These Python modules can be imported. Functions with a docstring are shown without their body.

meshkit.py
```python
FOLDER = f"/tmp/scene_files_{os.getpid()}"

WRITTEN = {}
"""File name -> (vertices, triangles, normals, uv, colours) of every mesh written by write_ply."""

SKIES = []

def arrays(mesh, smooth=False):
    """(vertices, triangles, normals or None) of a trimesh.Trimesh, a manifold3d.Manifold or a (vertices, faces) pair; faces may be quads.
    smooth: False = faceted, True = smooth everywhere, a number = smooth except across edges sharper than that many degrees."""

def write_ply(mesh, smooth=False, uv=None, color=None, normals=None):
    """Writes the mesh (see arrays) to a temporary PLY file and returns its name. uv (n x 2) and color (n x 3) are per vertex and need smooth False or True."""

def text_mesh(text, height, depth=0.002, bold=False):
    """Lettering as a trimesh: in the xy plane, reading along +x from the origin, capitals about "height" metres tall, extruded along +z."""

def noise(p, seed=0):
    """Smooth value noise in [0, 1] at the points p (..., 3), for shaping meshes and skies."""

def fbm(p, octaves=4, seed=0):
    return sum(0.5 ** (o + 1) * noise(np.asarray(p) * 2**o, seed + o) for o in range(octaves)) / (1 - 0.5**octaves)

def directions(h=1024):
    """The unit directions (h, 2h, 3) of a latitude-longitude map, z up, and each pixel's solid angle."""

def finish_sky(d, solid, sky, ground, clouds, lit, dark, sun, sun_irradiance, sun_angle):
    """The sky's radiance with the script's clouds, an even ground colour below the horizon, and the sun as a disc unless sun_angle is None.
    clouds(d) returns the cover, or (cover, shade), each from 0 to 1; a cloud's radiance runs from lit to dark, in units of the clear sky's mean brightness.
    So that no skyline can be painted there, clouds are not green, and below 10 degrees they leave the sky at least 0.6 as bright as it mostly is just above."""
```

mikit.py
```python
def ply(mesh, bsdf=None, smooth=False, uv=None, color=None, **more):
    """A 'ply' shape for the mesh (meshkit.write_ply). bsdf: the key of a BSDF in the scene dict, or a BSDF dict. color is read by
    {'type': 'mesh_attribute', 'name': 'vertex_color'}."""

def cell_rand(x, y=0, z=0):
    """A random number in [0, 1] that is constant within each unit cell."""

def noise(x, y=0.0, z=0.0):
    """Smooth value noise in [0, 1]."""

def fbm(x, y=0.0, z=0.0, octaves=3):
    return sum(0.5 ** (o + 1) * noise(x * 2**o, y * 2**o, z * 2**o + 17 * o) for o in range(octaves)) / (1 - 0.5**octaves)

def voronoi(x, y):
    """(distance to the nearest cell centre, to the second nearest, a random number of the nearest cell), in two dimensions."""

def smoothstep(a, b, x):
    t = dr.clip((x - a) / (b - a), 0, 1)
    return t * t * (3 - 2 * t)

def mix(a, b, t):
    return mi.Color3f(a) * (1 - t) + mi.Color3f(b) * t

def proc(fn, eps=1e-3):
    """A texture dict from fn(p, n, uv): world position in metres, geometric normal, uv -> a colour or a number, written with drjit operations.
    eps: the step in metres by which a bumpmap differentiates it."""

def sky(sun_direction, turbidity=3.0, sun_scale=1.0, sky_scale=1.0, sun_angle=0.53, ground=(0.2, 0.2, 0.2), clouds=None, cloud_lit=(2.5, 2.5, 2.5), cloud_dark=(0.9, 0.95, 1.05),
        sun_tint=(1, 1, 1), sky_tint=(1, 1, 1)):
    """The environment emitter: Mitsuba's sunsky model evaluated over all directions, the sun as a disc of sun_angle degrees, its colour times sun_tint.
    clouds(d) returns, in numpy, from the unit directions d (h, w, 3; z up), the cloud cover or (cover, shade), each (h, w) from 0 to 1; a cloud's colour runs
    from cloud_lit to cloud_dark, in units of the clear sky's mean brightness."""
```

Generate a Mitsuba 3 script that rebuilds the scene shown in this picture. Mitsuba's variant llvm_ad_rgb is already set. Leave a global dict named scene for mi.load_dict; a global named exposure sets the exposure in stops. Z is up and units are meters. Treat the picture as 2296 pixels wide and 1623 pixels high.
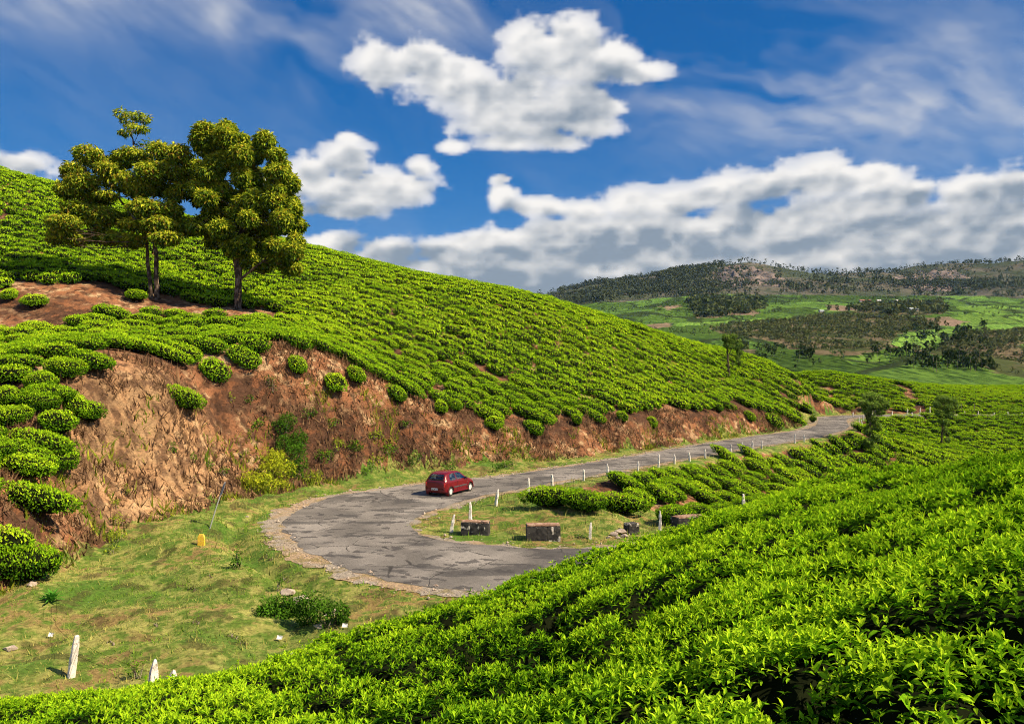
import math, random
import numpy as np
import trimesh, manifold3d, shapely
from shapely.geometry import Polygon, LineString, Point, MultiPolygon
from scipy.interpolate import RBFInterpolator, RegularGridInterpolator, CubicSpline
from scipy.ndimage import gaussian_filter
import drjit as dr
import mitsuba as mi
import mikit, meshkit
from meshkit import noise as vnoise, fbm as vfbm

T = mi.ScalarTransform4f
scene, labels = {}, {}

# ------------------------------------------------------------------ camera
EYE = np.array([0.0, 0.0, 8.0])            # eight metres above the road
FOC, HV, CU = 1802.0, 830.0, 1148.0        # survey of the place: focal length, eye level and centre in survey units
scene['camera'] = {'type': 'perspective', 'fov': 65.0, 'fov_axis': 'x', 'near_clip': 0.3, 'far_clip': 9000.0,
                   'to_world': T().look_at(origin=[0, 0, 8.0], target=[0, 100.0, 8.0 + 1.027], up=[0, 0, 1])}
exposure = 1.6
# ------------------------------------------------------------------ sky and sun
SUN = np.array([0.93, -0.37, 0.93])
SUN = SUN / np.linalg.norm(SUN)


def sm(a, b, x):
    t = np.clip((x - a) / (b - a), 0, 1)
    return t * t * (3 - 2 * t)


def sky_clouds(d):
    """Cumulus heaps and cirrus streaks; cover and shade for every direction."""
    x, y, z = d[..., 0], d[..., 1], d[..., 2]
    az = np.degrees(np.arctan2(x, y))
    el = np.degrees(np.arcsin(np.clip(z, -1, 1)))
    P = lambda s, sz=1.0: np.stack([x * s, y * s, z * s * sz], -1)
    billow = lambda s, o, seed, sz=1.25: sum(.55 ** k * np.abs(2 * vnoise(P(s * 2.03 ** k, sz), seed + k) - 1) for k in range(o)) / sum(.55 ** k for k in range(o))
    warp, warp2 = vfbm(P(8), 4, 3) - .5, vfbm(P(8), 4, 33) - .5
    B = 1 - billow(17, 5, 11)                                       # round tops, 0..1
    B2 = 1 - billow(38, 4, 61)
    # bearing and height (degrees), half sizes (degrees), flatness of the underside
    heaps = [(-9.3, 20.4, 2.3, 1.9), (-6.6, 20.8, 2.8, 2.2), (-3.8, 19.6, 3.2, 2.2), (-1.2, 18.3, 3.6, 2.0), (1.6, 17.4, 3.4, 1.8), (4.4, 17.4, 2.2, 1.3), (6.5, 18.2, 2.2, 1.0), (.3, 16.8, 4.4, 1.2), (3.0, 15.9, 2.0, .8),
             (1.3, 21.9, 2.3, 2.0), (4.1, 22.4, 2.6, 2.1), (6.8, 21.3, 2.7, 1.9), (9.0, 20.3, 2.4, 1.0), (4.6, 20.6, 4.4, 1.0),
             (-.2, 15.5, 2.1, .75), (-4.2, 15.5, 1.1, .5),
             (-13.6, 13.2, 1.7, 1.7), (-11.4, 14.4, 1.9, 1.7), (-10.9, 12.4, 3.9, 1.9), (-8.1, 12.6, 2.7, 1.6), (-6.7, 14.2, 1.1, .8), (-15.8, 12.7, 1.6, 1.4), (-12.2, 11.1, 3.6, .7), (-11.4, 15.9, .9, .5),
             (-34.2, 13.4, 1.6, 1.9), (-32.0, 12.2, 2.2, 1.0), (-34, 10.6, 1.4, .8),
             (-.6, 13.0, 1.0, .55), (-.7, 11.9, 1.3, 1.0), (2.0, 11.2, 2.9, .8), (5.3, 10.9, 1.8, .9), (8.4, 11.6, 2.3, 1.3), (11.6, 11.6, 2.7, 1.4), (15, 12.0, 2.6, 1.5), (18.2, 12.2, 2.5, 1.6), (21.2, 12.7, 2.6, 1.9), (24.2, 12.4, 2.0, 1.8), (26.3, 11.2, 2.0, 1.3), (29.8, 10.9, 2.4, 1.5), (33, 11, 3, 1.5),
             (4, 9.2, 4.5, 1.6), (10, 9.6, 5, 1.8), (16.5, 9.6, 5, 2.0), (22.5, 9.8, 5, 2.1), (28, 8.8, 4.5, 1.6), (33, 9, 5, 1.7), (-1.5, 8.7, 3.5, 1.2),
             (-5.0, 8.0, 2.4, 1.1), (-9.0, 8.1, 2.9, 1.0), (-13.0, 8.6, 3, 1.0), (1, 7.2, 5.0, 1.0), (9, 7.4, 5, 1.1), (15, 7.5, 3.5, .9), (20, 7.4, 4.5, 1.0), (26.5, 7.3, 4, .9), (31, 7.5, 4, 1.0), (-7, 6.4, 6, 1.0), (3, 5.8, 3.5, .9), (7, 6.2, 3, .8), (-2, 4.8, 6, .9), (12, 5.6, 8, .9), (24, 5.8, 9, .8), (-14, 6.4, 4, .9), (5.5, 4.3, 4, .8), (33, 5.6, 6, .9),
             (-3, 6.6, 9, 1.5), (10, 6.4, 10, 1.6), (24, 6.6, 10, 1.6), (2, 8.4, 7, 1.4), (15, 8.4, 8, 1.6), (27, 8.0, 8, 1.5), (5, 18.8, 2.6, 1.4), (.9, 19.3, 2.2, 1.3), (5.6, 17.0, 2.2, 1.1), (-4, 4.9, 5, 1.6), (4, 4.4, 6, 1.6), (12, 4.6, 8, 1.6), (22, 4.6, 8, 1.6), (32, 4.6, 8, 1.6), (-9, 7.2, 4, 1.2), (-15, 8, 3, 1.2)]
    a2, e2 = az + 1.7 * warp, el + 1.5 * warp2
    front = (np.abs(az) < 48) & (el < 34) & (el > -1)
    A, E = a2[front], e2[front]
    fn, low = np.full(A.shape, -3.0), np.zeros(A.shape)
    for (ca, ce, ra, re) in heaps:
        dy = (E - ce) / re
        q = 1 - np.sqrt(((A - ca) / ra) ** 2 + np.where(dy < 0, dy * 1.25, dy) ** 2)
        m = np.maximum(fn, q)
        fn = m + .16 * np.log(np.exp((fn - m) / .16) + np.exp((q - m) / .16))
    f = np.full(az.shape, -3.0)
    f[front] = fn
    # the rest of the sky: cumulus of the same kind, thinner overhead
    rest = 2.6 * (vfbm(P(5.0, 2.2), 5, 21) - .56) + .5 * np.exp(-((el - 6) / 6.) ** 2) - .25 * sm(20, 60, el)
    f = np.maximum(f, rest - 3 * (1 - sm(38, 46, np.abs(az))))
    f = f + .22 * np.exp(-((el - 6.5) / 2.5) ** 2) * sm(-19, -14, az) * sm(46, 38, np.abs(az))
    dens = f + 1.35 * (B - .68) + .50 * (B2 - .7)
    cover = sm(-.03, .32, dens) * (.72 + .28 * sm(.0, .5, f))
    haze = np.exp(-((el - 4) / 4.5) ** 2)
    soft = gaussian_filter(np.clip(dens, 0, 1.2), (1.0, 1.0), mode=('nearest', 'wrap'))
    shade = np.zeros(az.shape)
    for k in range(1, 15):                                           # cloud that stands between here and the sun
        s = np.roll(soft, int(round(-.35 * k)), 1)
        s = np.vstack([np.repeat(s[:1], k, 0), s[:-k]])
        shade += s * math.exp(-k / 9.)
    shade = 1 - np.exp(-shade * .34)
    relief = gaussian_filter(B * .6 + B2 * .4, 1.2, mode=('nearest', 'wrap'))
    rel = np.vstack([relief[:2], relief[:-2]]) - np.roll(relief, 2, 1)
    under = gaussian_filter(vfbm(P(11, 2.4), 4, 91), 1.5)
    s2 = np.clip(shade * 1.15 - .24 + 1.5 * (.68 - B) + 2.2 * rel + (.34 * sm(13, 8, el) + .1) * sm(.25, .8, under) * 1.8 * (.5 + 1.0 * (1 - B)) - .1 * sm(9, 16, el), 0, 1)
    # thin high cloud, drawn out in streaks
    r = np.radians(-24)
    sx, sy = az * np.cos(r) + el * np.sin(r), -az * np.sin(r) + el * np.cos(r)
    w3, w4 = vfbm(P(5), 4, 81) - .5, vfbm(P(5), 4, 83) - .5
    st = vfbm(np.stack([sx * .06 + 2.2 * w3, sy * .20 + 3.0 * w4, 0 * sx], -1), 5, 41)
    st2 = vfbm(np.stack([sx * .5 + 2 * w3, sy * 1.7 + 3 * w4, 0 * sx + 4], -1), 5, 43)
    veil = lambda ca, ce, ra, re: np.exp(-((az - ca) / ra) ** 2 - ((el - ce) / re) ** 2)
    amount = .07 + .85 * veil(-31, 23.5, 5, 2.6) + .62 * veil(-19, 24.5, 7, 2.6) + .5 * veil(-6, 24, 6, 2.2) + .6 * veil(-13.5, 19.8, 2.2, 1.5) + .5 * veil(-17, 22, 4, 1.2) + .6 * veil(15, 20, 7, 2.6) + .95 * veil(20, 16.6, 8, 1.9) + .85 * veil(29, 14.8, 6, 2.2) + .5 * veil(25, 19, 9, 2.6) + .35 * veil(9, 23.5, 6, 2) + .25 * sm(40, 48, np.abs(az))
    ci = np.clip((st - .34) * 2.6, 0, 1.1) * amount * (.30 + 1.0 * st2) * np.clip(el / 8, 0, 1)
    ci = np.clip(ci, 0, .78)
    low_haze = .50 * np.exp(-np.clip(el - 2.5, 0, 90) / 3.5)
    thin = 1 - (1 - ci) * (1 - low_haze)
    tot = 1 - (1 - cover) * (1 - thin)
    k = cover / np.maximum(tot, 1e-6)
    return np.clip(tot, 0, 1), np.clip(k * s2 + (1 - k) * .30, 0, 1)


scene['sky'] = mikit.sky(SUN, turbidity=2.2, clouds=sky_clouds, cloud_lit=(5.8, 5.7, 5.6), cloud_dark=(1.55, 1.95, 2.5),
                         sky_tint=(0.07, 0.72, 1.32), sun_scale=1.75, sky_scale=.72, sun_tint=(1.0, .965, .89))


# ------------------------------------------------------------------ helpers
def at(u, v, d):
    """A surveyed point: bearing u, height v (survey units), d metres away."""
    return np.array([(u - CU) / FOC * d, d, EYE[2] - (v - HV) / FOC * d])


def flat(u, v, z=0.0):
    d = FOC * (EYE[2] - z) / (v - HV)
    return np.array([(u - CU) / FOC * d, d])


def numbered(name, taken):
    if name not in taken:
        return name
    k = 1
    while f'{name}_{k:03d}' in taken:
        k += 1
    return f'{name}_{k:03d}'


_roots = set()


def thing(name, label, cat, group=None):
    key = numbered(name, _roots)
    _roots.add(key)
    labels[key] = {'label': label, 'category': cat}
    if group:
        labels[key]['group'] = group
    return key


def part(parent, name, mesh, bsdf, smooth=False, label=None, color=None, kind=None, **more):
    key = numbered(parent + '__' + name, scene)
    scene[key] = mikit.ply(mesh, bsdf, smooth=smooth, color=color, **more)
    if label or kind:
        labels[key] = {k: v for k, v in (('label', label), ('kind', kind)) if v}
    return key


def single(name, label, cat, mesh, bsdf, smooth=False, group=None, color=None):
    key = thing(name, label, cat, group)
    scene[key] = mikit.ply(mesh, bsdf, smooth=smooth, color=color)
    return key


def struct(name, mesh, bsdf, label, smooth=True, kind='structure', color=None):
    _roots.add(name)
    scene[name] = mikit.ply(mesh, bsdf, smooth=smooth, color=color)
    labels[name] = {'label': label, 'kind': kind}
    return name


def cat(ms):
    vs, fs, o = [], [], 0
    for v, f in ms:
        vs.append(np.asarray(v, float)); fs.append(np.asarray(f, int) + o); o += len(v)
    return np.vstack(vs), np.vstack(fs)


def tube(pts, rad, sides=6, cap=True):
    p = np.asarray(pts, float)
    r = np.broadcast_to(rad, (len(p),))
    t = np.gradient(p, axis=0)
    t /= np.linalg.norm(t, axis=1, keepdims=True) + 1e-12
    ref = np.where(np.abs(t[:, 2:]) < .9, [0, 0, 1.], [1., 0, 0])
    a = np.cross(t, ref); a /= np.linalg.norm(a, axis=1, keepdims=True) + 1e-12
    b = np.cross(t, a)
    g = np.arange(sides) * 2 * np.pi / sides
    v = (p[:, None] + r[:, None, None] * (np.cos(g)[None, :, None] * a[:, None] + np.sin(g)[None, :, None] * b[:, None])).reshape(-1, 3)
    i, j = np.meshgrid(np.arange(len(p) - 1), np.arange(sides), indexing='ij')
    q = np.stack([i * sides + j, i * sides + (j + 1) % sides, (i + 1) * sides + (j + 1) % sides, (i + 1) * sides + j], -1).reshape(-1, 4)
    f = np.vstack([q[:, [0, 1, 2]], q[:, [0, 2, 3]]])
    if cap:
        n = len(p)
        v = np.vstack([v, p[:1], p[-1:]])
        k = np.arange(sides)
        f = np.vstack([f, np.stack([(k + 1) % sides, k, k * 0 + n * sides], 1), np.stack([k + (n - 1) * sides, (k + 1) % sides + (n - 1) * sides, k * 0 + n * sides + 1], 1)])
    return v, f[:, ::-1]


def unit(v):
    return v / (np.linalg.norm(v, axis=-1, keepdims=True) + 1e-12)


def srgb(*c):
    c = np.array(c) / 255.
    return tuple(float(q) for q in np.where(c < .04045, c / 12.92, ((c + .055) / 1.055) ** 2.4))


def mixn(a, b, t):
    return np.asarray(a) * (1 - t[..., None]) + np.asarray(b) * t[..., None]
# ------------------------------------------------------------------ the lie of the land
def spline(pts, n=12):
    p = np.asarray(pts, float)
    s = np.concatenate([[0], np.cumsum(np.linalg.norm(np.diff(p, axis=0), axis=1))])
    c = CubicSpline(s, p, bc_type='natural')
    return c(np.linspace(0, s[-1], n * (len(p) - 1) + 1))


OUTER = [(26, 44.5), (18, 37), (10, 31.5), (4, 29.2)] + [tuple(flat(*q)) for q in ((1170, 1332), (1050, 1325), (900, 1305), (780, 1275), (690, 1235), (648, 1205), (636, 1180), (652, 1155), (700, 1130), (770, 1109), (860, 1098), (930, 1088), (1065, 1075), (1200, 1057), (1350, 1034), (1480, 1012), (1600, 992), (1700, 977), (1790, 965))] + \
        [(44.2, 117), (46.7, 123), (49.4, 130), (53.2, 137), (60, 142), (74, 144.0), (100, 144), (170, 144)]
INNER = [(21, 50), (15, 43), (9.5, 38.6)] + [tuple(flat(*q)) for q in ((1420, 1222), (1340, 1228), (1200, 1231), (1080, 1222), (980, 1208), (930, 1193), (920, 1175), (940, 1158), (1000, 1135), (1080, 1112), (1170, 1095), (1250, 1080), (1400, 1053), (1550, 1026), (1700, 1001), (1800, 985))] + \
        [(46.6, 111.5), (50.0, 119.5), (53.0, 127.6), (56.4, 133.4), (62, 137.2), (76, 139.6), (100, 140), (170, 140)]
OUT, INN = spline(OUTER, 20), spline(INNER, 20)
rag = lambda p, s, seed: p + (np.stack([vfbm(np.c_[p * s, p[:, :1] * 0], 3, seed), vfbm(np.c_[p * s, p[:, :1] * 0 + 9], 3, seed)], 1) - .5) * .5
ROAD = Polygon(np.vstack([rag(OUT, 1.1, 1), rag(INN, 1.1, 2)[::-1]])).buffer(0)
if isinstance(ROAD, MultiPolygon):
    ROAD = max(ROAD.geoms, key=lambda g: g.area)

# foot of the cut bank, from the grass hollow on the left to the far field
FOOTC = [(-26, 8), (-22, 16), (-18.6, 24), (-17.6, 30), (-18.3, 37), (-17.8, 43), (-15.6, 49), (-12.8, 55), (-9.6, 60.2), (-5.3, 65), (2, 69.3), (8.4, 75.2), (16.3, 83.8), (25.9, 94), (33.8, 103.5), (40.8, 113), (44.0, 120), (47.0, 129), (50.8, 138), (59, 145.6), (80, 148), (110, 148.5), (190, 149)]
FOOT = spline(FOOTC, 8)
_fs = np.concatenate([[0], np.cumsum(np.linalg.norm(np.diff(np.array(FOOTC, float), axis=0), axis=1))])
FOOTW = np.interp(np.linspace(0, _fs[-1], len(FOOT)), _fs[[0, 3, 4, 6, 8, 9, 11, 14, 15, 16, 18, 22]], [2.5, 2.5, 5, 7.5, 5.5, 4.2, 3.2, 2.6, 2.2, 1.6, 1.2, 1.2])
HILL = Polygon(np.vstack([FOOT, [(190, 420), (-260, 420), (-260, 8)]]))
# surveyed points of the hill's soil: u, v, d
hp = [(70, 1245, 29), (80, 1110, 32.5), (60, 1030, 36), (80, 950, 39), (100, 870, 43), (200, 930, 42), (230, 838, 46), (410, 890, 49), (620, 820, 58), (750, 872, 59.5), (860, 893, 62), (1000, 932, 67.5), (1200, 952, 72.5), (1400, 950, 80), (1620, 925, 95), (1800, 932, 113),
      (330, 1010, 45), (450, 1105, 46), (520, 1000, 52), (600, 955, 55.5), (250, 1110, 40),
      (100, 700, 72), (-150, 720, 70), (345, 672, 79), (533, 696, 77), (660, 692, 84), (800, 690, 90), (1000, 684, 100), (1150, 672, 107), (-100, 1000, 38), (-100, 1250, 27), (-200, 850, 50),
      (400, 768, 63), (100, 772, 57), (800, 790, 73), (1000, 828, 80), (1200, 828, 89), (1500, 865, 99), (1700, 878, 117), (1850, 895, 152),
      (1300, 699, 114), (1500, 757, 123), (1700, 806, 139), (1850, 839, 163), (2000, 856, 172), (2296, 868, 190), (2000, 905, 152), (2296, 915, 154),
      (0, 400, 117), (150, 436, 119), (-200, 340, 115), (280, 462, 120), (420, 494, 121), (660, 545, 121), (900, 606, 118), (300, 600, 93), (50, 560, 91), (700, 622, 101), (950, 645, 106), (-200, 560, 90), (200, 640, 78), (0, 640, 76)]
HP = np.array([at(*q) - [0, 0, .45] for q in hp])
beyond = np.array([(-90, 165, 34), (-50, 165, 28), (-20, 155, 17), (5, 150, 11), (20, 160, 6), (45, 180, 2), (70, 215, -3), (110, 240, -4), (170, 250, 0), (170, 200, 3), (-120, 110, 40), (-110, 80, 24), (150, 152, .5), (-60, 30, 8), (-45, 15, 4),
                   (-120, 250, 20), (0, 250, -8), (60, 300, -25), (150, 330, -25), (-100, 330, -10)])
hill_f = RBFInterpolator(np.vstack([HP, beyond])[:, :2], np.vstack([HP, beyond])[:, 2], kernel='thin_plate_spline', smoothing=1.0)
# the low ground: grass hollow, hairpin island, field under the road
road_pts = np.vstack([OUT[::12], INN[::12]])
lp = np.array([(-15, 30, .15), (-19, 22, -.2), (-12, 20, -.3), (-6, 22, -.25), (-14.5, 36, .25), (-9, 25, -.35), (-24, 10, -.2), (-10, 12, -.6), (-1, 42.2, .2), (2.5, 43.5, .3), (5, 45, .1), (0.5, 46, .3), (3, 49.5, .25), (7, 54, -.1), (8, 47, -.5), (10, 50, -.9), (12.5, 50, -1.2), (15, 58, -1.8), (18, 56, -2.2), (21, 69, -2.2),
               (11, 61, -.3), (37, 90, -2.6), (28, 77, -2.6), (56, 104, -3.2), (52, 120, -1.2), (70, 128, -1.4), (90, 128, -1.6), (80, 105, -3.4), (30, 58, -4.2), (46, 72, -5.5), (72, 90, -5.0), (24, 48, -2.2), (9, 42, -.15), (40, 40, -4), (80, 50, -5), (120, 90, -4), (150, 130, -1)])
lp = np.vstack([lp, np.c_[road_pts, np.zeros(len(road_pts))], np.c_[FOOT[::8], np.zeros(len(FOOT[::8]))]])
low_f = RBFInterpolator(lp[:, :2], lp[:, 2], kernel='thin_plate_spline', smoothing=.4)
# the near slope: top of the tea canopy
fp = [(2296, 1623, 2.7), (2200, 1500, 3.5), (1650, 1623, 3.0), (1148, 1623, 4.9), (600, 1623, 8.2), (100, 1590, 12), (1650, 1210, 10.5), (1250, 1314, 14), (1250, 1418, 9.5), (900, 1440, 13.5), (600, 1492, 14.5), (300, 1550, 15.5), (2200, 1200, 6.6), (2200, 1035, 17), (1950, 1050, 17), (1700, 1120, 16), (1500, 1222, 14.5), (2296, 1400, 3.7), (1700, 1480, 4.6), (1400, 1480, 6.2), (2050, 1080, 13), (2296, 1010, 16), (0, 1562, 15)]
FP = np.vstack([[at(*q) for q in fp], [(-14, 12, 1.0), (-20, 8, .8), (0, -4, 8.0), (10, -2, 9.6), (-10, -4, 5.2), (20, 10, 10.0), (22, 20, 7.4), (-20, -6, 3.2), (26, 0, 12)]])
fg_f = RBFInterpolator(FP[:, :2], FP[:, 2], kernel='thin_plate_spline', smoothing=.6)
CAN = .75                                                    # height of the near canopy over its soil


def fg_end(x):
    return np.interp(x, [-30, -20, -9, -6, 0, 5, 8, 11, 15, 20, 30, 45, 80], [9, 11, 15.2, 16, 17.2, 18, 19, 22, 27, 33, 42, 52, 60])


def fg_top(x, y):
    q = np.c_[x, y]
    e = np.maximum(y - fg_end(x), 0)
    e2 = np.maximum(y - np.maximum(fg_end(x) * 0 + 17, 15), 0)
    z = fg_f(np.c_[x, np.minimum(y, fg_end(x))])
    return z - .30 * e - .035 * e ** 2


road_line = shapely.linestrings(ROAD.exterior.coords)
foot_line = shapely.linestrings(FOOT)
shapely.prepare(ROAD); shapely.prepare(HILL)
for g in (road_line, foot_line):
    shapely.prepare(g)


def bank_coord(x, y):
    """signed metres behind the foot of the bank, and the bank's width there."""
    p = shapely.points(x, y)
    d = shapely.distance(foot_line, p)
    d = np.where(shapely.contains_xy(HILL, x, y), d, -d)
    s = shapely.line_locate_point(foot_line, p)
    cum = np.concatenate([[0], np.cumsum(np.linalg.norm(np.diff(FOOT, axis=0), axis=1))])
    return d, np.interp(s, cum, FOOTW), s


def terrain(x, y):
    x, y = np.asarray(x, float).ravel(), np.asarray(y, float).ravel()
    low = low_f(np.c_[x, y])
    p3 = np.c_[x, y, 0 * x]
    droad = np.where(shapely.contains_xy(ROAD, x, y), 0, shapely.distance(road_line, shapely.points(x, y)))
    bumps = (vfbm(p3 * .42, 4, 51) - .5) * 1.0 * np.clip((y - 14) / 6, 0, 1) * (1 - sm(70, 100, y)) + (vfbm(p3 * 2.2, 3, 52) - .5) * .16
    low = low + bumps
    ditch = np.exp(-((droad - 2.4) / .5) ** 2) * .5 * (x < -6) * (y > 30) * (y < 52) * np.clip((52 - y) / 8, 0, 1)
    w = sm(.9, 3.0, droad)
    low = low * w - ditch
    D, W, s = bank_coord(x, y)
    D = D + (vfbm(np.c_[s * .35, y * 0, y * 0], 4, 53) - .5) * 2.6 * np.clip(D / 1.0, 0, 1) + (vfbm(np.c_[s * 1.1, D * .22, y * 0], 4, 54) - .5) * 2.0 * np.clip(D / 1.0, 0, 1)
    t = np.clip(D / W, 0, 1)
    S = .12 * t + .88 * sm(.0, 1.0, t) ** .9
    hz = hill_f(np.c_[x, y])
    z = low + np.where(D > 0, (hz - low) * S, 0)
    onbank = np.exp(-((t - .5) / .35) ** 2) * (D > 0) * (t < 1)
    z = z + onbank * ((vfbm(p3 * .9, 4, 55) - .5) * 1.3 + (vfbm(p3 * 3.1, 3, 56) - .5) * .7)
    f = fg_top(x, y) - CAN
    k = .25                                                   # soft maximum of the near slope and the rest
    f = np.where(D > 3, -50, f)
    m = np.maximum(z, f)
    z2 = m + k * np.log(np.exp((z - m) / k) + np.exp((f - m) / k))
    return np.where(droad < .95, z, np.where(f - z > -2.5, z + (z2 - z) * sm(.95, 1.6, droad), z))


def axis(*segs):
    out = []
    for a, b, st in segs:
        out.append(np.arange(a, b - 1e-6, st))
    out.append([segs[-1][1]])
    return np.concatenate(out)


GX = axis((-140, -60, 2.0), (-60, -30, .7), (-30, 14, .32), (14, 50, .5), (50, 100, 1.0), (100, 180, 2.5))
GY = axis((-16, 14, 1.0), (14, 30, .4), (30, 76, .32), (76, 130, .6), (130, 160, .8), (160, 260, 3.0))
MX, MY = np.meshgrid(GX, GY)
MZ = terrain(MX, MY).reshape(MX.shape)
height = RegularGridInterpolator((GY, GX), MZ, bounds_error=False, fill_value=None)


def zat(x, y):
    return height(np.stack([np.asarray(y, float), np.asarray(x, float)], -1))


DG, WG, SG = (a.reshape(MX.shape) for a in bank_coord(MX.ravel(), MY.ravel()))
dgrid = RegularGridInterpolator((GY, GX), DG, bounds_error=False, fill_value=None)
wgrid = RegularGridInterpolator((GY, GX), WG, bounds_error=False, fill_value=None)
GV = np.stack([MX, MY, MZ], -1).reshape(-1, 3)
ny, nx = MX.shape
ii, jj = np.meshgrid(np.arange(ny - 1), np.arange(nx - 1), indexing='ij')
QD = np.stack([ii * nx + jj, ii * nx + jj + 1, (ii + 1) * nx + jj + 1, (ii + 1) * nx + jj], -1).reshape(-1, 4)
cen = GV[QD].mean(1)
edge = dgrid(cen[:, [1, 0]]) + (vfbm(np.c_[cen[:, :2] * .7, cen[:, :1] * 0], 3, 61) - .5) * 2.4
# the grass creeps up the foot of the bank; field soil under the tea below the road
FIELD = Polygon([(6.2, 48.8), (4.2, 51.0), (5.6, 55.5), (10.8, 62.5), (17.9, 72), (27.4, 83), (35.3, 92), (48.3, 110.5), (51.8, 119), (55.2, 127.5), (58.7, 132.6), (64.5, 135.6), (76, 137.6), (190, 138), (190, 40), (60, 40), (30, 50), (20, 53), (14, 54.5), (9.5, 51)])
shapely.prepare(FIELD)
soil = (edge > .7) | shapely.contains_xy(FIELD, cen[:, 0], cen[:, 1]) | ((cen[:, 2] - fg_top(cen[:, 0], cen[:, 1]) + CAN > -.3) & (cen[:, 1] < 60) & (edge < 0) & ((cen[:, 1] < fg_end(cen[:, 0]) + 6)))


def submesh(mask):
    q = QD[mask]
    f = np.vstack([q[:, [0, 1, 2]], q[:, [0, 2, 3]]])
    used, inv = np.unique(f, return_inverse=True)
    return GV[used], inv.reshape(f.shape)


def _grass_col(p, n, uv):
    a = mikit.fbm(p.x * .45, p.y * .45, 0, 4)
    b = mikit.fbm(p.x * 3.5, p.y * 3.5, p.z * 3.5, 3)
    c = mikit.noise(p.x * 14, p.y * 14, p.z * 14)
    g = mikit.mix(srgb(84, 108, 42), srgb(138, 140, 78), mikit.smoothstep(.35, .65, b))
    g = mikit.mix(g, srgb(70, 104, 36), mikit.smoothstep(.46, .70, a) * .8)
    g = mikit.mix(g, srgb(126, 104, 70), mikit.smoothstep(.46, .32, a) * mikit.smoothstep(.4, .6, b) * .8)
    d = mikit.fbm(p.x * 1.3 + 4, p.y * 1.3, 6, 4)
    g = mikit.mix(g, srgb(70, 62, 40), mikit.smoothstep(.60, .70, d) * .6)
    return g * (0.55 + .7 * c)


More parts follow.
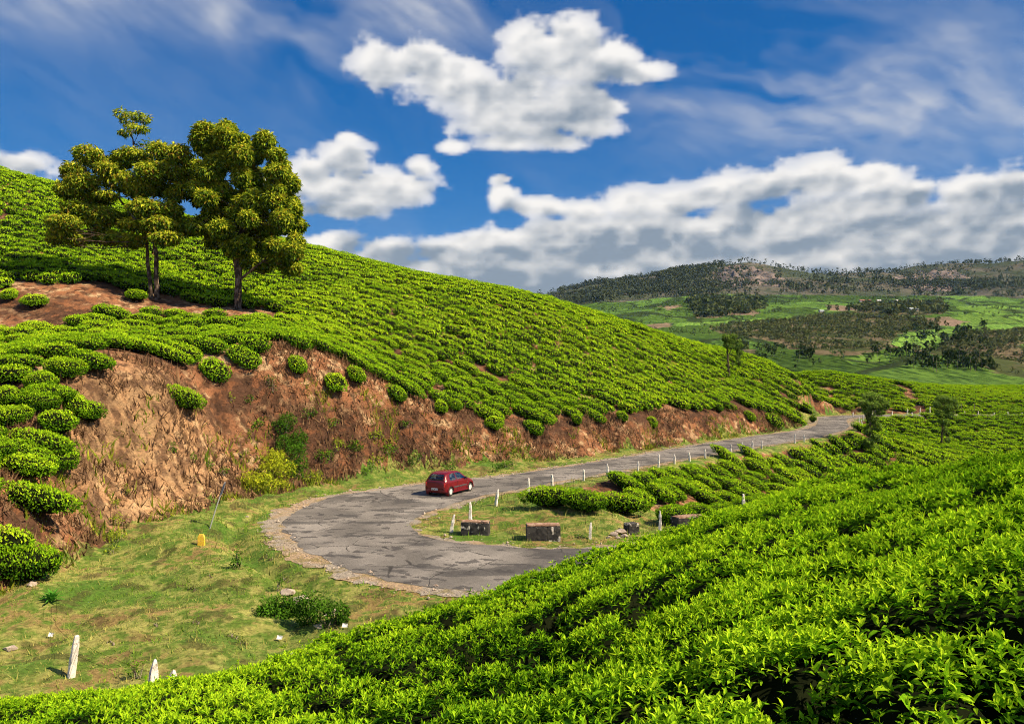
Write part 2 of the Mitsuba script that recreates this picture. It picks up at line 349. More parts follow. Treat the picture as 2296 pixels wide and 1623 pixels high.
def _soil_col(p, n, uv):
    a = mikit.fbm(p.x * .22, p.y * .22, p.z * .3, 4)
    b = mikit.fbm(p.x * 1.7 + 5, p.y * 1.7, p.z * 1.7, 5)
    c = mikit.noise(p.x * 13, p.y * 13, p.z * 13)
    e = mikit.fbm(p.x * 2.9, p.y * 2.9, p.z * .7 + 3, 5)
    s = mikit.mix(srgb(138, 100, 74), srgb(82, 60, 47), mikit.smoothstep(.42, .60, a))
    s = mikit.mix(s, srgb(180, 156, 122), mikit.smoothstep(.53, .66, b) * mikit.smoothstep(.62, .40, a) * .85)
    s = mikit.mix(s, srgb(142, 94, 64), mikit.smoothstep(.50, .34, b) * .45)
    s = mikit.mix(s, srgb(60, 44, 34), mikit.smoothstep(.46, .68, e) * .8)
    slip = mikit.smoothstep(9.5, 4., dr.sqrt(dr.square((p.x + 18.5) * 1.2) + dr.square(p.y - 45.5)) + 5 * (b - .5))
    s = mikit.mix(s, mikit.mix(srgb(186, 156, 118), srgb(120, 96, 74), mikit.smoothstep(.40, .66, e)), slip * .5)
    return s * (.66 + .55 * c)


def _soil_bump(p, n, uv):
    return mikit.fbm(p.x * 2.0, p.y * 2.0, p.z * 2.0, 5) + .3 * mikit.noise(p.x * 11, p.y * 11, p.z * 11)


def rough(fn, r=.95, spec=.15):
    return {'type': 'principled', 'base_color': mikit.proc(fn), 'roughness': r, 'specular': spec}


scene['mat_grass_ground'] = {'type': 'twosided', 'bsdf': rough(_grass_col)}
scene['mat_soil'] = {'type': 'twosided', 'bsdf': {'type': 'bumpmap', 'bsdf': rough(_soil_col), 'arbitrary': mikit.proc(_soil_bump, .02), 'scale': .22}}
struct('grass_ground', submesh(~soil), 'mat_grass_ground', 'patchy green and straw coloured grass ground beside the hairpin road')
struct('hillside', submesh(soil), 'mat_soil', 'orange brown soil of the cut bank and of the tea slopes')


# ------------------------------------------------------------------ the road
def sheet(poly, z, step=.6):
    """A flat polygon at height z, with its outline kept."""
    v, f = trimesh.creation.triangulate_polygon(poly, engine='earcut')
    return np.c_[v, np.full(len(v), z)], f


def _asphalt(p, n, uv):
    a = mikit.fbm(p.x * .5, p.y * .5, 0, 4)
    g = mikit.noise(p.x * 40, p.y * 40, 0) * .6 + mikit.noise(p.x * 18, p.y * 18, 3) * .4
    d1, d2, r = mikit.voronoi(p.x * .42 + .25 * mikit.noise(p.x * 1.3, p.y * 1.3, 7), p.y * .3 + .3 * mikit.noise(p.x * 1.1, p.y * 1.1, 2))
    base = mikit.mix((.115, .112, .108), (.20, .193, .184), mikit.smoothstep(.3, .7, a))
    base = base * (.86 + .28 * r)                                           # old patches
    lay = mikit.fbm(p.x * .45 + 11, p.y * .95 + 5, 3, 4)                       # dark bitumen smears
    base = mikit.mix(base, (.038, .039, .042), mikit.smoothstep(.60, .66, lay) * .6)
    fine = mikit.fbm(p.x * 1.9 + 3, p.y * 2.6, 9, 4)
    base = mikit.mix(base, (.045, .045, .047), mikit.smoothstep(.62, .67, fine) * .75)
    crack = mikit.smoothstep(.03, .008, dr.abs(d2 - d1)) * mikit.smoothstep(.42, .6, mikit.fbm(p.x * .6, p.y * .6, 21, 3))
    base = mikit.mix(base, (.03, .03, .03), crack * .85)
    return base * (.7 + .6 * g)


def _gravel(p, n, uv):
    a = mikit.fbm(p.x * .7, p.y * .7, 0, 4)
    g = mikit.cell_rand(p.x * 22, p.y * 22, 0) * .5 + mikit.noise(p.x * 30, p.y * 30, 0) * .5
    s = mikit.mix(srgb(150, 144, 134), srgb(160, 142, 118), mikit.smoothstep(.4, .62, a))
    s = mikit.mix(s, srgb(120, 112, 70), mikit.smoothstep(.55, .7, mikit.fbm(p.x * 2.1, p.y * 2.1, 8, 3)) * .6)
    return s * (.45 + .68 * g)


scene['mat_asphalt'] = {'type': 'twosided', 'bsdf': {'type': 'bumpmap', 'bsdf': rough(_asphalt, .85, .3), 'arbitrary': mikit.proc(lambda p, n, uv: mikit.noise(p.x * 30, p.y * 30, 0), .004), 'scale': .012}}
scene['mat_gravel'] = {'type': 'twosided', 'bsdf': {'type': 'bumpmap', 'bsdf': rough(_gravel), 'arbitrary': mikit.proc(lambda p, n, uv: mikit.fbm(p.x * 9, p.y * 9, 0, 3), .02), 'scale': .10}}


def ragged(poly, amp, s, seed):
    c = np.array(shapely.segmentize(poly, .35).exterior.coords)[:-1]
    off = (np.stack([vfbm(np.c_[c * s, c[:, :1] * 0], 3, seed), vfbm(np.c_[c * s, c[:, :1] * 0 + 7], 3, seed + 5)], 1) - .5) * 2 * amp
    g = Polygon(c + off).buffer(0)
    return max(g.geoms, key=lambda q: q.area) if isinstance(g, MultiPolygon) else g


def run(c, m, w):
    """a band of half width w along the stretches of the line where m holds"""
    e = np.flatnonzero(np.diff(np.r_[0, m.astype(int), 0]))
    return [LineString(c[i:j]).buffer(w) for i, j in zip(e[::2], e[1::2]) if j - i > 1]


ox, oy = OUT.T
wide = shapely.union_all(run(OUT, (ox < -3) & (oy > 31) & (oy < 50), 1.0) + run(OUT, (oy < 31.5) & (ox < 6), .8) + run(OUT, (oy > 49) & (oy < 110), .6) + run(OUT, oy >= 109, 1.2) + run(INN, (INN[:, 1] > 44) & (INN[:, 1] < 112), .55) + run(INN, INN[:, 1] >= 111, .9) + run(INN, (INN[:, 1] <= 44.5), .22))
SHOULDER = ragged(shapely.union_all([ROAD, wide]).buffer(.1), .75, 1.9, 71)
struct('verge', sheet(SHOULDER.intersection(shapely.box(-60, 0, 165, 200)), .022), 'mat_gravel', 'pale gravel and dust shoulder along both edges of the asphalt', smooth=False)
struct('road', sheet(ragged(ROAD, .10, 3.0, 73).intersection(shapely.box(-60, 0, 165, 200)), .034), 'mat_asphalt', 'worn grey asphalt road that swings through a hairpin and climbs away', smooth=False)
# ------------------------------------------------------------------ leaves and tea
rng = np.random.default_rng(7)


def leaf_bsdf(rough_=.42, trans=.55, spec=1.45):
    return {'type': 'principledthin', 'base_color': {'type': 'mesh_attribute', 'name': 'vertex_color'}, 'roughness': rough_, 'diff_trans': trans, 'eta': spec}


scene['mat_leaf'] = leaf_bsdf(.38, .46)
scene['mat_leaf_fine'] = leaf_bsdf(.6, .42, 1.3)
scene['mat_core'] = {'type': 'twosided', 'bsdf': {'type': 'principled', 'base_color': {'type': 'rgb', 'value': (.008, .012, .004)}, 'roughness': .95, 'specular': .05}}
scene['mat_bark'] = {'type': 'twosided', 'bsdf': rough(lambda p, n, uv: mikit.mix((.30, .26, .22), (.10, .075, .055), mikit.smoothstep(.35, .65, mikit.fbm(p.x * 9, p.y * 9, p.z * 5, 3))), .9)}


def frames(axis_, up):
    a = unit(axis_)
    s = unit(np.cross(a, up))
    return a, s, np.cross(s, a)


def leaves8(p, a, up, L, W, fold=.35, curl=.25):
    """folded, curling blades of eight triangles"""
    a, s, n = frames(a, up)
    L, W = L[:, None], W[:, None]
    sp = [p, p + a * L * .30 + n * L * .05, p + a * L * .66 + n * L * (.04 - .35 * curl), p + a * L - n * L * curl]
    side = lambda k, w, sg: sp[k] + s * W * w * sg + n * W * w * fold
    v = np.stack(sp + [side(1, .5, 1), side(2, .42, 1), side(1, .5, -1), side(2, .42, -1)], 1)
    f = np.array([[0, 1, 4], [1, 2, 5], [1, 5, 4], [2, 3, 5], [0, 6, 1], [1, 6, 7], [1, 7, 2], [2, 7, 3]])
    N = len(p)
    return v.reshape(-1, 3), (f[None] + (np.arange(N) * 8)[:, None, None]).reshape(-1, 3), 8


def leaves2(p, a, up, L, W, fold=.3, curl=.15):
    """folded blades of two triangles"""
    a, s, n = frames(a, up)
    L, W = L[:, None], W[:, None]
    m = p + a * L * .45
    v = np.stack([p, p + a * L - n * L * curl, m + s * W * .5 + n * W * fold * .5, m - s * W * .5 + n * W * fold * .5], 1)
    N = len(p)
    return v.reshape(-1, 3), (np.array([[0, 1, 2], [0, 3, 1]])[None] + (np.arange(N) * 4)[:, None, None]).reshape(-1, 3), 4


def rnd_dirs(n, r=rng):
    return unit(r.normal(size=(n, 3)))


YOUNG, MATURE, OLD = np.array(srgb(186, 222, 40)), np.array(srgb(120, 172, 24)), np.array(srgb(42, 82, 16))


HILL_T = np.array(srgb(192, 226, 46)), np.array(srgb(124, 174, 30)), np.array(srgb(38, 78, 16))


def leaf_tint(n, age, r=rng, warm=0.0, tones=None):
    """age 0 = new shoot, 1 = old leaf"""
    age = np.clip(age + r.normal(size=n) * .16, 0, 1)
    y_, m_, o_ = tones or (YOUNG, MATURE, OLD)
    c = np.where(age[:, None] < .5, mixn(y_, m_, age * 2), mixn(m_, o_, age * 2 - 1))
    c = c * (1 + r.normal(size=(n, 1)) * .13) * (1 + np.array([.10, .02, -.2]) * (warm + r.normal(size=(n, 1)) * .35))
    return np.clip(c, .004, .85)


def foliage(p, a, up, L, W, col, lod=2, **k):
    v, f, m = (leaves8 if lod == 8 else leaves2)(p, a, up, L, W, **k)
    return (v, f), np.repeat(col, m, axis=0)


# --- bushes made once and planted many times
def cushion(r, Lx, Wy, H, dens, size, tone, power=2.6, flat_=5.0, under=.28):
    """leaves (mesh, colours) and core of a clipped bush: Lx by Wy metres, H high"""
    na = int(dens * (Lx * Wy + (Lx + Wy) * 1.3 * H))
    ph = r.uniform(0, 2 * np.pi, na)
    rr = r.uniform(0, 1, na) ** .5
    side = r.uniform(size=na) < (Lx + Wy) * 1.3 * H / (Lx * Wy + (Lx + Wy) * 1.3 * H)
    sup = (np.abs(np.cos(ph)) ** power + np.abs(np.sin(ph)) ** power) ** (-1 / power)
    wob = 1 + .24 * (vfbm(np.c_[np.cos(ph) * 1.3, np.sin(ph) * 1.3, ph * 0 + r.uniform(0, 99)], 3) - .5) * 2
    zt = np.where(side, r.uniform(under, 1, na), 1.0)
    shrink = np.where(side, 1 - .30 * (1 - zt) ** 1.5, rr)
    X, Y = np.cos(ph) * sup * wob * shrink * Lx / 2, np.sin(ph) * sup * wob * shrink * Wy / 2
    off = r.uniform(0, 99)
    top = lambda q, X, Y: H * (1 - .36 * q ** flat_) + .16 * H * (vfbm(np.c_[X * 1.5 + off, Y * 1.5, X * 0], 3) - .5) * 2
    Z = np.where(side, zt * H * .72, top(rr, X, Y))
    nrm = unit(np.c_[X / (Lx / 2) * np.where(side, 1, .5 * rr ** 3), Y / (Wy / 2) * np.where(side, 1, .5 * rr ** 3), np.where(side, .25, 1.0)])
    pos = np.c_[X, Y, Z] + nrm * r.uniform(-.08, .03, (na, 1))
    ax = unit(nrm * .55 + rnd_dirs(na, r) * .8 + [0, 0, .35])
    up = unit(nrm + rnd_dirs(na, r) * .45)
    sz = size * r.uniform(.65, 1.35, na)
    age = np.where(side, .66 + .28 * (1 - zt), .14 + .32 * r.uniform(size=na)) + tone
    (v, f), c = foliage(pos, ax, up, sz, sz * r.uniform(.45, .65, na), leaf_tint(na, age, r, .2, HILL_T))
    # dense inside of twigs
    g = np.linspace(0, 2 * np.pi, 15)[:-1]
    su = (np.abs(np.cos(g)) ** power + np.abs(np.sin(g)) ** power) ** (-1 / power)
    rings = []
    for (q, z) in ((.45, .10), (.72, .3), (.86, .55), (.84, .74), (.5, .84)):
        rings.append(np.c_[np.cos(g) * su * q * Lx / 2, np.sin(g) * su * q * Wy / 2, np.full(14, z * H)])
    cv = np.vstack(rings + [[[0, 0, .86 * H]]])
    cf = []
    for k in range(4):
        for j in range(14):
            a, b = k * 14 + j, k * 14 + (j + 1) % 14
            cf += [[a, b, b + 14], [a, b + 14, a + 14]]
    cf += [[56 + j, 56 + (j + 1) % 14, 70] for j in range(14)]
    return (v, f, c), (cv, np.array(cf))


def stems(r, Wd, H, n=5, rad=.035):
    out = []
    for k in range(n):
        a = r.uniform(0, 6.28)
        e = np.array([np.cos(a) * Wd * .3, np.sin(a) * Wd * .3, H * .7])
        m = e * .45 + r.normal(size=3) * .07
        out.append(tube([[r.normal() * .05, r.normal() * .05, -.25], m * [.6, .6, .9], e], [rad * 1.5, rad, rad * .5], 5))
    return cat(out)


protos = {}


def proto(name, r, with_stem=False, **k):
    (v, f, c), core = cushion(r, **k)
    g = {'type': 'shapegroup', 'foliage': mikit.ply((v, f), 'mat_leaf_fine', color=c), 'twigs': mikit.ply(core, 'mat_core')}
    if with_stem:
        g['stem'] = mikit.ply(stems(r, min(k['Lx'], k['Wy']), k['H']), 'mat_bark')
    scene['proto_' + name] = g
    protos[name] = (k['Lx'], k['Wy'], k['H'])


LEN = (1.9, 2.8, 3.9)
for i, L in enumerate(LEN):
    for t, tone in enumerate((-.14, .0, .14)):
        proto(f'near{i}{t}', np.random.default_rng(100 + i * 3 + t), Lx=L + .25, Wy=1.62, H=.86, dens=115, size=.125, tone=tone)
        proto(f'far{i}{t}', np.random.default_rng(200 + i * 3 + t), Lx=L + .25, Wy=1.62, H=.86, dens=50, size=.175, tone=tone)
for i, L in enumerate(LEN):
    for t, tone in enumerate((-.12, .02, .14)):
        proto(f'close{i}{t}', np.random.default_rng(400 + i * 3 + t), True, Lx=L * .8 + .25, Wy=1.75, H=.95, dens=290, size=.085, tone=tone)
for t, tone in enumerate((-.12, .02, .14)):
    proto(f'round{t}', np.random.default_rng(300 + t), True, Lx=1.5, Wy=1.45, H=1.15, dens=190, size=.105, tone=tone, under=.42, flat_=3.5)
    proto(f'big{t}', np.random.default_rng(310 + t), True, Lx=3.2, Wy=1.9, H=.95, dens=170, size=.105, tone=tone, under=.30, flat_=3.2, power=2.3)


def plant_matrix(x, y, ang, sx=1., sy=1., sz=1., lift=0.0, level=.85):
    """stand a bush on the slope: sheared so that its top follows the ground"""
    e = .8
    c, s = math.cos(ang), math.sin(ang)
    zx = (zat(x + c * e, y + s * e) - zat(x - c * e, y - s * e)) / (2 * e) * level
    zy = (zat(x - s * e, y + c * e) - zat(x + s * e, y - c * e)) / (2 * e) * level
    if x < -15 and y < 52:
        zx, zy = zx * .45, zy * .45
    zx, zy = float(np.clip(zx, -.5, .5)), float(np.clip(zy, -.55, .55))
    return np.array([[c * sx, -s * sy, 0, x], [s * sx, c * sy, 0, y], [zx * sx, zy * sy, sz, float(zat(x, y)) + lift], [0, 0, 0, 1]])


def sees(x, y, z, margin=.25):
    """is a point in view from the camera's side of the hills?"""
    t = np.linspace(.06, .97, 60)
    X, Y = x[:, None] * t, y[:, None] * t
    zr = EYE[2] + (z - EYE[2])[:, None] * t
    g = height(np.stack([Y, X], -1))
    vis = (g < zr + margin).all(1)
    u, v = CU + FOC * x / y, HV - FOC * (z - EYE[2]) / y
    return vis & (u > -90) & (u < 2400) & (v > -50) & (v < 1720)


PATH = LineString([(-90, 66), (-52, 71), (-43, 73.0), (-36, 78.5), (-27, 77.2), (-23, 79)])
PATHW = lambda x: np.interp(x, [-70, -48, -40, -33, -24, -18, 0], [4.6, 4.6, 4.0, 3.0, 2.2, .7, .35])
TRACK = shapely.union_all([LineString([(80.8, 170), (78.6, 160), (75.2, 149)]).buffer(1.1), LineString([(31, 128), (38, 119.5), (47, 118)]).buffer(.35), LineString([(58, 163), (66, 150)]).buffer(.4)])
shapely.prepare(TRACK)
bushes = []                                                  # x, y, angle, sx, sy, sz, kind, area in survey units, place


def rows(region, ang, spacing, seed, place, meander=1.4, sxy=(1., 1.), wscale=1.0, gap=.16, drop=.02, bounds=None):
    r = np.random.default_rng(seed)
    x0, y0, x1, y1 = bounds
    c, s = math.cos(ang), math.sin(ang)
    corners = np.array([(x0, y0), (x0, y1), (x1, y0), (x1, y1)])
    S, N = corners @ [c, s], corners @ [-s, c]
    out = []
    for t in np.arange(N.min(), N.max(), spacing):
        a = S.min() + r.uniform(0, 2)
        while a < S.max():
            i = int(r.choice(3, p=[.36, .36, .28]))
            k = r.uniform(.88, 1.14) * sxy[0]
            L = LEN[i] * k
            out.append((a + L / 2, t + r.normal() * .10 * spacing, i, k))
            a += L + gap * r.uniform(.3, 1.8) + (r.uniform() < .04) * .8
    q = np.array(out)
    off = (vfbm(np.c_[q[:, 0] * .035, q[:, 1] * .05, q[:, 0] * 0 + seed], 3) - .5) * 2 * meander * spacing
    X, Y = q[:, 0] * c - (q[:, 1] + off) * s, q[:, 0] * s + (q[:, 1] + off) * c
    ok = region(X, Y) & (r.uniform(size=len(X)) > drop) & (X > x0) & (X < x1) & (Y > y0) & (Y < y1)
    X, Y, q = X[ok], Y[ok], q[ok]
    Z = zat(X, Y)
    ok = sees(X, Y, Z + 1.0)
    X, Y, Z, q = X[ok], Y[ok], Z[ok], q[ok]
    da = (vfbm(np.c_[X * .05, Y * .05, X * 0], 2, seed) - .5) * .5 + r.normal(size=len(X)) * .05
    tone = np.clip(np.round(1 + (vfbm(np.c_[X * .06, Y * .06, X * 0], 3, 77) - .5) * 3.2 + r.normal(size=len(X)) * .5), 0, 2).astype(int)
    if place == 'below':
        tone = np.clip(tone + (r.uniform(size=len(X)) < .5), 0, 2)
    for j in range(len(X)):
        L = LEN[int(q[j, 2])]
        area = L * q[j, 3] * .9 * (FOC / Y[j]) ** 2
        bushes.append((X[j], Y[j], ang + da[j], q[j, 3], wscale * spacing / 1.55 * r.uniform(.93, 1.08), r.uniform(.9, 1.15), f'{int(q[j, 2])}{tone[j]}', area, place))


def on_hill(X, Y):
    D, W = dgrid(np.c_[Y, X]), wgrid(np.c_[Y, X])
    W = np.where(Y > 106, .1, W)
    ed = np.where(Y > 106, .3, 1.) * (vfbm(np.c_[X * .35, Y * .35, X * 0], 2, 63) - .5) * 1.6
    p = shapely.points(X, Y)
    pd = shapely.distance(PATH, p)
    left = (X < -17.5) & (Y < 47) & (X < -20.0 - np.interp(Y, [20, 30, 36, 40, 46], [-1.2, .2, 1.6, 1.4, 3.6]))
    upper = ((D > W + .55 + ed) & ((Y > 46.5) | (X < -26.5))) | left & (D > .8)
    amph = (X > -26.5) & (X < -12) & (Y < 56.5 - np.clip(-16.5 - X, 0, 9) * .62)      # the bare slip above the hollow
    return upper & (pd > PATHW(X)) & ~shapely.contains_xy(TRACK, X, Y) & (~amph | left)


rows(lambda X, Y: on_hill(X, Y) & (X + .25 * (Y - 120) < 52), math.radians(-19), 1.72, 11, 'slope', wscale=.84, gap=.15, drop=.006, bounds=(-100, 22, 150, 205))
rows(lambda X, Y: on_hill(X, Y) & (X + .25 * (Y - 120) >= 52), math.radians(-6), 1.72, 12, 'slope', wscale=.86, gap=.15, drop=.004, bounds=(20, 100, 150, 205))


def in_field(X, Y):
    d = np.where(shapely.contains_xy(ROAD, X, Y), 0, shapely.distance(road_line, shapely.points(X, Y)))
    island = (X < 14) & (Y < 57) & ((X - 6) * .45 + 46.8 < Y)
    return shapely.contains_xy(FIELD.buffer(-.2), X, Y) & (d > 2.0) & (X + (60 - Y) * .3 > 8.8) & (zat(X, Y) > fg_top(X, Y) - CAN - .3)


rows(in_field, math.radians(-66), 2.1, 23, 'below', wscale=.76, meander=.7, gap=.26, drop=.02, bounds=(6, 48, 130, 137))
print('bushes', len(bushes))
# ------------------------------------------------------------------ the near slope: a tea canopy made of its bushes, leaf by leaf
from scipy.spatial import cKDTree
rf = np.random.default_rng(41)
sx_, sy_ = np.meshgrid(np.arange(-18, 44, 1.22), np.arange(.6, 44, 1.22))
sx_ = sx_ + (np.arange(sx_.shape[0]) % 2)[:, None] * .6
SEED = np.c_[sx_.ravel(), sy_.ravel()] + rf.normal(size=(sx_.size, 2)) * .20
SEED = SEED[(SEED[:, 1] < fg_end(SEED[:, 0]) + 4.5)]


def view_uv(x, y, z):
    return CU + FOC * x / y, HV - FOC * (z - EYE[2]) / y


def in_frame(x, y, z, m=70):
    u, v = view_uv(x, y, z)
    return (u > -m) & (u < 2296 + m) & (v < 1623 + 2.2 * m) & (y > 1.2)


kd = cKDTree(SEED)


def canopy(x, y):
    """height of the plucked surface, its dips between bushes, and the bush each point belongs to"""
    d, i = kd.query(np.c_[x, y], k=2)
    q = np.c_[x, y, x * 0]
    gapmask = sm(.40, .62, vfbm(q * .55, 3, 91))
    dip = (.06 + .55 * gapmask) * np.exp(-((d[:, 1] - d[:, 0]) / (.16 + .22 * gapmask)) ** 2)
    lumps = (vfbm(q * .55, 3, 92) - .5) * .55 + (vfbm(q * 2.1, 3, 93) - .5) * .18
    return fg_top(x, y) + lumps - dip, dip, i[:, 0]


FGL, FGC, FGI = [], [], []


def grow(xlo, xhi, ylo, yhi, dens, lod, scale, under):
    n = int((xhi - xlo) * (yhi - ylo) * dens)
    x, y = rf.uniform(xlo, xhi, n), rf.uniform(ylo, yhi, n)
    d = np.hypot(x, y)
    z, dip, b = canopy(x, y)
    ok = in_frame(x, y, z) & (y < fg_end(x) + 2.8 - .8 * rf.uniform(size=n) ** 2) & (zat(x, y) < z - .25)
    ok &= np.abs(zat(x, y) - (fg_top(x, y) - CAN)) < .45
    x, y, z, dip, b = (a[ok] for a in (x, y, z, dip, b))
    n = len(x)
    if n == 0:
        return
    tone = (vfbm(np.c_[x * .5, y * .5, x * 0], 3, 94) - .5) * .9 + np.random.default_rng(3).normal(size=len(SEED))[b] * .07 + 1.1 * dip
    e = .15
    gx = (fg_top(x + e, y) - fg_top(x - e, y)) / (2 * e)
    gy = (fg_top(x, y + e) - fg_top(x, y - e)) / (2 * e)
    nz = unit(np.c_[-gx * .6, -gy * .6, np.ones(n)])
    rand = rf.uniform(size=n)
    tall = np.where(rand > .985, rf.uniform(.06, .16, n), 0)
    base = np.c_[x, y, z + tall + rf.normal(size=n) * .022]
    ph0 = rf.uniform(0, 6.283, n)
    m = 4 if lod == 2 else 5
    for k in range(m + under):
        low = k >= m
        ph = ph0 + k * 2.4 + rf.normal(size=n) * .3
        el = np.radians((72 - 14 * k if not low else 12) + rf.normal(size=n) * 14)
        t1 = unit(np.cross(nz, [0, 1, .01])); t2 = np.cross(nz, t1)
        ax = t1 * (np.cos(ph) * np.cos(el))[:, None] + t2 * (np.sin(ph) * np.cos(el))[:, None] + nz * np.sin(el)[:, None]
        L = scale * (np.array([.050, .068, .080, .088, .092, .09])[min(k, 5)] if not low else .100) * rf.uniform(.75, 1.3, n)
        W = L * rf.uniform(.30, .42, n)
        p = base - nz * (.012 * k if not low else rf.uniform(.05, .15, n)[:, None])
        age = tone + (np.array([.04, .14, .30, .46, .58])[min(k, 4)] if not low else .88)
        upv = unit(nz + ax * -.2 + rf.normal(size=(n, 3)) * .25)
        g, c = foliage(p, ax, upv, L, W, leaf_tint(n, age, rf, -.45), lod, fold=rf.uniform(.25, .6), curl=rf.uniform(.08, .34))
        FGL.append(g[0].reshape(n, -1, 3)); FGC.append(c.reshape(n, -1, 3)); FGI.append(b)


bands = [(1.2, 3.4, 210, 8, .80, 2), (3.4, 6.2, 200, 8, .82, 2), (6.2, 10, 170, 2, .92, 2), (10, 15, 130, 2, 1.02, 1), (15, 24, 84, 2, 1.25, 1), (24, 46, 44, 2, 1.6, 1)]
blocks = {8: [[], [], []], 2: [[], [], []]}
for (ylo, yhi, dens, lod, scale, under) in bands:
    FGL, FGC, FGI = [], [], []
    grow(-.70 * yhi - .5, .70 * yhi + .5, ylo, yhi, dens, lod, scale, under)
    for a, b in zip(blocks[lod], (FGL, FGC, FGI)):
        a.extend(b)
LF = {8: np.array([[0, 1, 4], [1, 2, 5], [1, 5, 4], [2, 3, 5], [0, 6, 1], [1, 6, 7], [1, 7, 2], [2, 7, 3]]), 2: np.array([[0, 1, 2], [0, 3, 1]])}
per = {}
for lod in (8, 2):
    V, C, I = (np.concatenate(a) for a in blocks[lod])
    order = np.argsort(I, kind='stable')
    V, C, I = V[order], C[order], I[order]
    cut = np.flatnonzero(np.diff(I)) + 1
    for v, c, i in zip(np.split(V, cut), np.split(C, cut), np.split(I, cut)):
        m = v.shape[1]
        f = (LF[lod][None] + (np.arange(len(v)) * m)[:, None, None]).reshape(-1, 3)
        per.setdefault(int(i[0]), []).append((v.reshape(-1, 3), f, c.reshape(-1, 3)))
# dark twiggy inside of each bush
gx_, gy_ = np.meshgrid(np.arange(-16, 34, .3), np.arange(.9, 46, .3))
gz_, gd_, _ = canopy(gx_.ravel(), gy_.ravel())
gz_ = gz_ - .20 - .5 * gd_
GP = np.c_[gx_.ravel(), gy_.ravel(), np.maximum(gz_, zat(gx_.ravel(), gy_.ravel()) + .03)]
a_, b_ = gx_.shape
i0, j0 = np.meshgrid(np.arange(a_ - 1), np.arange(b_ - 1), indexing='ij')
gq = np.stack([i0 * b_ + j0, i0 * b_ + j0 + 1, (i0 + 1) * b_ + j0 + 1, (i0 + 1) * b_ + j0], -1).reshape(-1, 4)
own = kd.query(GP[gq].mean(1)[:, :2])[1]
count = 0
sizes = []
for i, ms in per.items():
    n = sum(len(m[1]) for m in ms)
    if n < 60:
        continue
    v, f = cat([(m[0], m[1]) for m in ms])
    c = np.vstack([m[2] for m in ms])
    x, y = SEED[i]
    if y < 6.5:
        lab, gr = 'tea bush close up in the nearest corner of the slope, its pointed leaves large', 'near tea bushes with large leaves'
    elif x < -2.0:
        lab, gr = 'bright green tea bush of the low canopy edge along the bottom left of the picture', 'tea bushes of the canopy edge at bottom left'
    elif y > 15.5 and x > 3:
        lab, gr = 'tea bush on the rim of the near slope, against the field below the road', 'tea bushes on the rim of the near slope'
    else:
        lab, gr = 'bright green tea bush within the dense leafy canopy of the near slope', 'tea bushes in the canopy of the near slope'
    key = thing('tea_bush', lab, 'tea bush', gr)
    part(key, 'foliage', (v, f), 'mat_leaf', color=c)
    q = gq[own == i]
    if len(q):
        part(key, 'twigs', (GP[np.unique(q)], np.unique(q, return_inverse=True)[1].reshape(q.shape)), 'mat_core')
    count += 1
print('near bushes', count, 'triangles', sum(len(m[1]) for ms in per.values() for m in ms))
# ------------------------------------------------------------------ trees
def hit(u, v, y0=14., y1=230.):
    """where the line of sight (u, v) meets the ground"""
    d = np.linspace(y0, y1, 4000)
    x, z = (u - CU) / FOC * d, EYE[2] - (v - HV) / FOC * d
    g = zat(x, d)
    k = np.flatnonzero((g >= z) & (d > fg_end(x) + 3))
    k = k[0] if len(k) else -1
    return np.array([x[k], d[k], g[k]])


scene['mat_trunk'] = {'type': 'twosided', 'bsdf': {'type': 'bumpmap', 'bsdf': rough(lambda p, n, uv: mikit.mix((.055, .040, .030), (.20, .155, .12), mikit.smoothstep(.45, .68, mikit.fbm(p.x * 6, p.y * 6, p.z * 2.2, 4))), .9),
                      'arbitrary': mikit.proc(lambda p, n, uv: mikit.fbm(p.x * 14, p.y * 14, p.z * 4, 3), .01), 'scale': .05}}
scene['mat_tree_leaf'] = leaf_bsdf(.5, .5, 1.35)


def curve(a, b, r, sag=.12, n=7, up=.25):
    a, b = np.asarray(a, float), np.asarray(b, float)
    L = np.linalg.norm(b - a)
    t = np.linspace(0, 1, n)[:, None]
    side = r.normal(size=3) * sag * L
    return a + (b - a) * t + np.sin(np.pi * t) * side + np.sin(np.pi * t) * np.array([0, 0, -up * L * .3])


def clump_leaves(r, c, rad, n, L, tint, droop=.45, hollow=.55):
    """leaves through a clump: more at the outside, tips hanging"""
    q = rnd_dirs(n, r)
    q[:, 2] = np.abs(q[:, 2]) * np.where(r.uniform(size=n) < .62, 1, -1)
    rr = (hollow + (1 - hollow) * r.uniform(size=n)) ** .8 * (1 + .35 * (vfbm(q * 1.7 + c, 3) - .5) * 2)
    p = np.asarray(c) + q * rr[:, None] * np.asarray(rad)
    ax = unit(q * np.array([1, 1, .4]) * .8 + rnd_dirs(n, r) * .7 - np.array([0, 0, droop]))
    up = unit(q + [0, 0, .9] + rnd_dirs(n, r) * .4)
    l = L * r.uniform(.6, 1.3, n)
    return foliage(p, ax, up, l, l * r.uniform(.34, .5, n), tint(n, q, r), 2, fold=.25, curl=.3)


